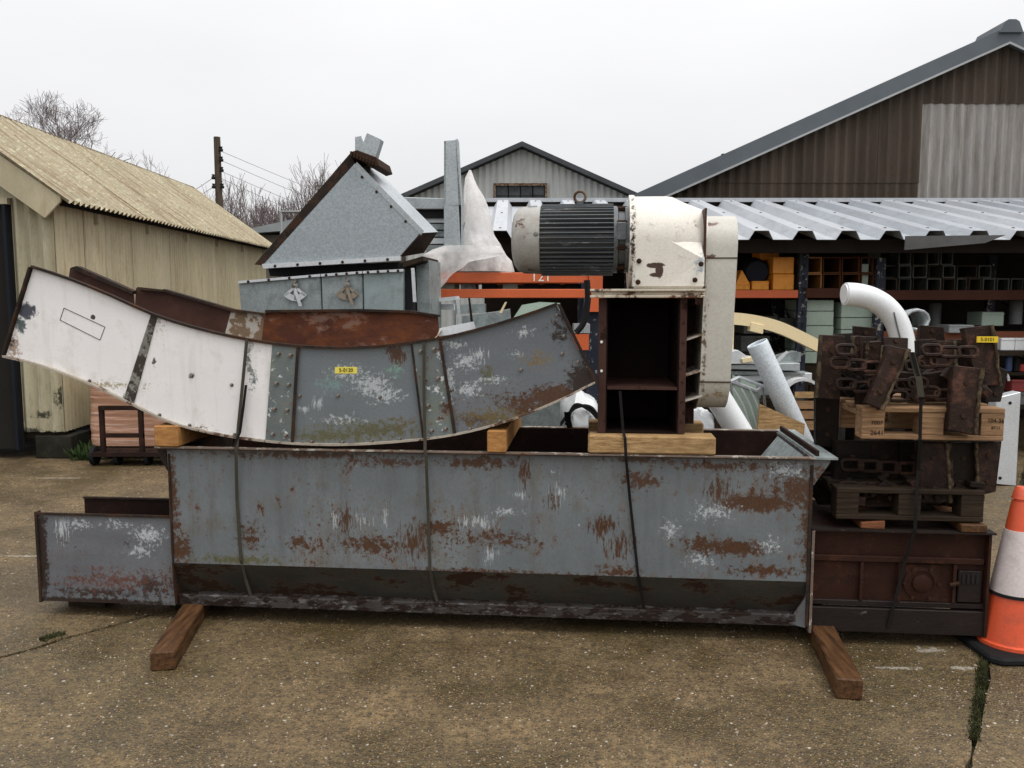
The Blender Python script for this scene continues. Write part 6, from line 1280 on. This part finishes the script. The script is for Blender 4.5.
MB().prism([HP(402, 262, dH+.01), HP(423, 256, dH+.01), HP(424, 261, dH+.01), HP(403, 268, dH+.01)], N*.5).build('timber_packer', M_wood_dk, label='old timber packer under the hopper right corner', cat='packer', bevel=.004)
# --- straps
top1 = lerp_line(TOPS, find(TOPS, 247)); 
strap('dark strap over the white half of the curved chute', [(247, 338, -.022), (243, 380, -.024), (238, 430, -.03), (237, 446, -.045), (236, 452, -.045), (237, 500, -.012), (241, 560, -.006), (246, 580, .03), (254, 606, .045)], .015, M_straplt)
strap('second twisted tail of strap on the white half of the chute', [(246, 385, -.028), (243, 410, -.03), (240, 432, -.034), (234, 447, -.047)], .012, M_strap)
strap('dark strap over the grey half of the curved chute', [(424, 342, -.026), (424, 400, -.03), (425, 440, -.035), (425, 450, -.046), (426, 455, -.046), (428, 510, -.012), (430, 570, -.004), (434, 590, .04), (440, 612, .05)], .014, M_straplt)
strap('black strap hanging from the drive casing over the trough front', [(620, 391, .0), (623, 430, -.012), (625, 438, -.045), (626, 458, -.045), (630, 500, -.012), (638, 575, -.006), (641, 590, .02), (645, 618, .05)], .013, M_strap)
strap('grey strap down the front of the pallet stack', [(912, 352, -.06), (918, 375, -.06), (921, 400, -.03), (920, 440, -.03), (918, 470, .02), (916, 505, -.005), (915, 530, -.005), (905, 560, .02), (888, 628, .02)], .014, M_strap)
strap('pale loose strap end fluttering beside the leaning scraper plate', [(911, 352, -.05), (915, 365, -.055), (919, 380, -.06), (921, 397, -.06)], .028, M_straplt)
strap('thin black strap ends dangling below the chute right end', [(567, 412, .3), (568, 420, .3), (570, 428, .3)], .03, M_strap)
# --- traffic cone
ch_ = G(1012, 650); ch_.x += .0
K = Vector((AT(1015, 640, ch_.y).x, ch_.y+.02, 0)); cn = thing('traffic_cone', 'orange and white traffic cone with black base at the right edge', 'traffic cone', K)
M_co = paint('faded_orange_plastic', (.72, .10, .035), .45, 0, var=.1, dirt=(.30, .07, .04), dirt_t=(.5, .72), bump=.05, chip_t=.68, chip_c=(.05, .03, .03))
M_cs = paint('white_reflective_sleeve', (.66, .58, .56), .5, 0, var=.06, dirt=(.38, .32, .28), dirt_t=(.5, .74), bump=.12)
bsx = MB(); bsx.prism([K+Vector((a, b, 0)) for a, b in ((-.2, -.16), (-.16, -.2), (.16, -.2), (.2, -.16), (.2, .16), (.16, .2), (-.16, .2), (-.2, .16))], (0, 0, .035)); bsx.build('base', M_black, cn, bevel=.01)
HC = .745
def cr_(z): return .140-(.140-.028)*(z-.035)/(HC-.035)
def cprof(z0, z1, e=0): return [(z0, cr_(z0)+e), (z1, cr_(z1)+e)]
MB().lathe(K, (0, 0, 1), [(.035, .150), (.05, .150), (.055, cr_(.055)), (.26, cr_(.26))], 36).build('lower_body', M_co, cn)
MB().lathe(K, (0, 0, 1), [(.262, cr_(.262)+.008), (.275, cr_(.275)+.008), (.276, cr_(.276))], 36).build('ridge_ring', M_black, cn)
MB().lathe(K, (0, 0, 1), cprof(.272, .56, .003), 36).build('reflective_sleeve', M_cs, cn)
MB().lathe(K, (0, 0, 1), [(.56, cr_(.56)), (.69, cr_(.69)), (.692, cr_(.69)-.008), (.70, cr_(.70)-.008), (.702, cr_(.70)+.004), (HC, cr_(HC)), (HC+.01, cr_(HC)*.7)], 36).build('upper_body', M_co, cn)
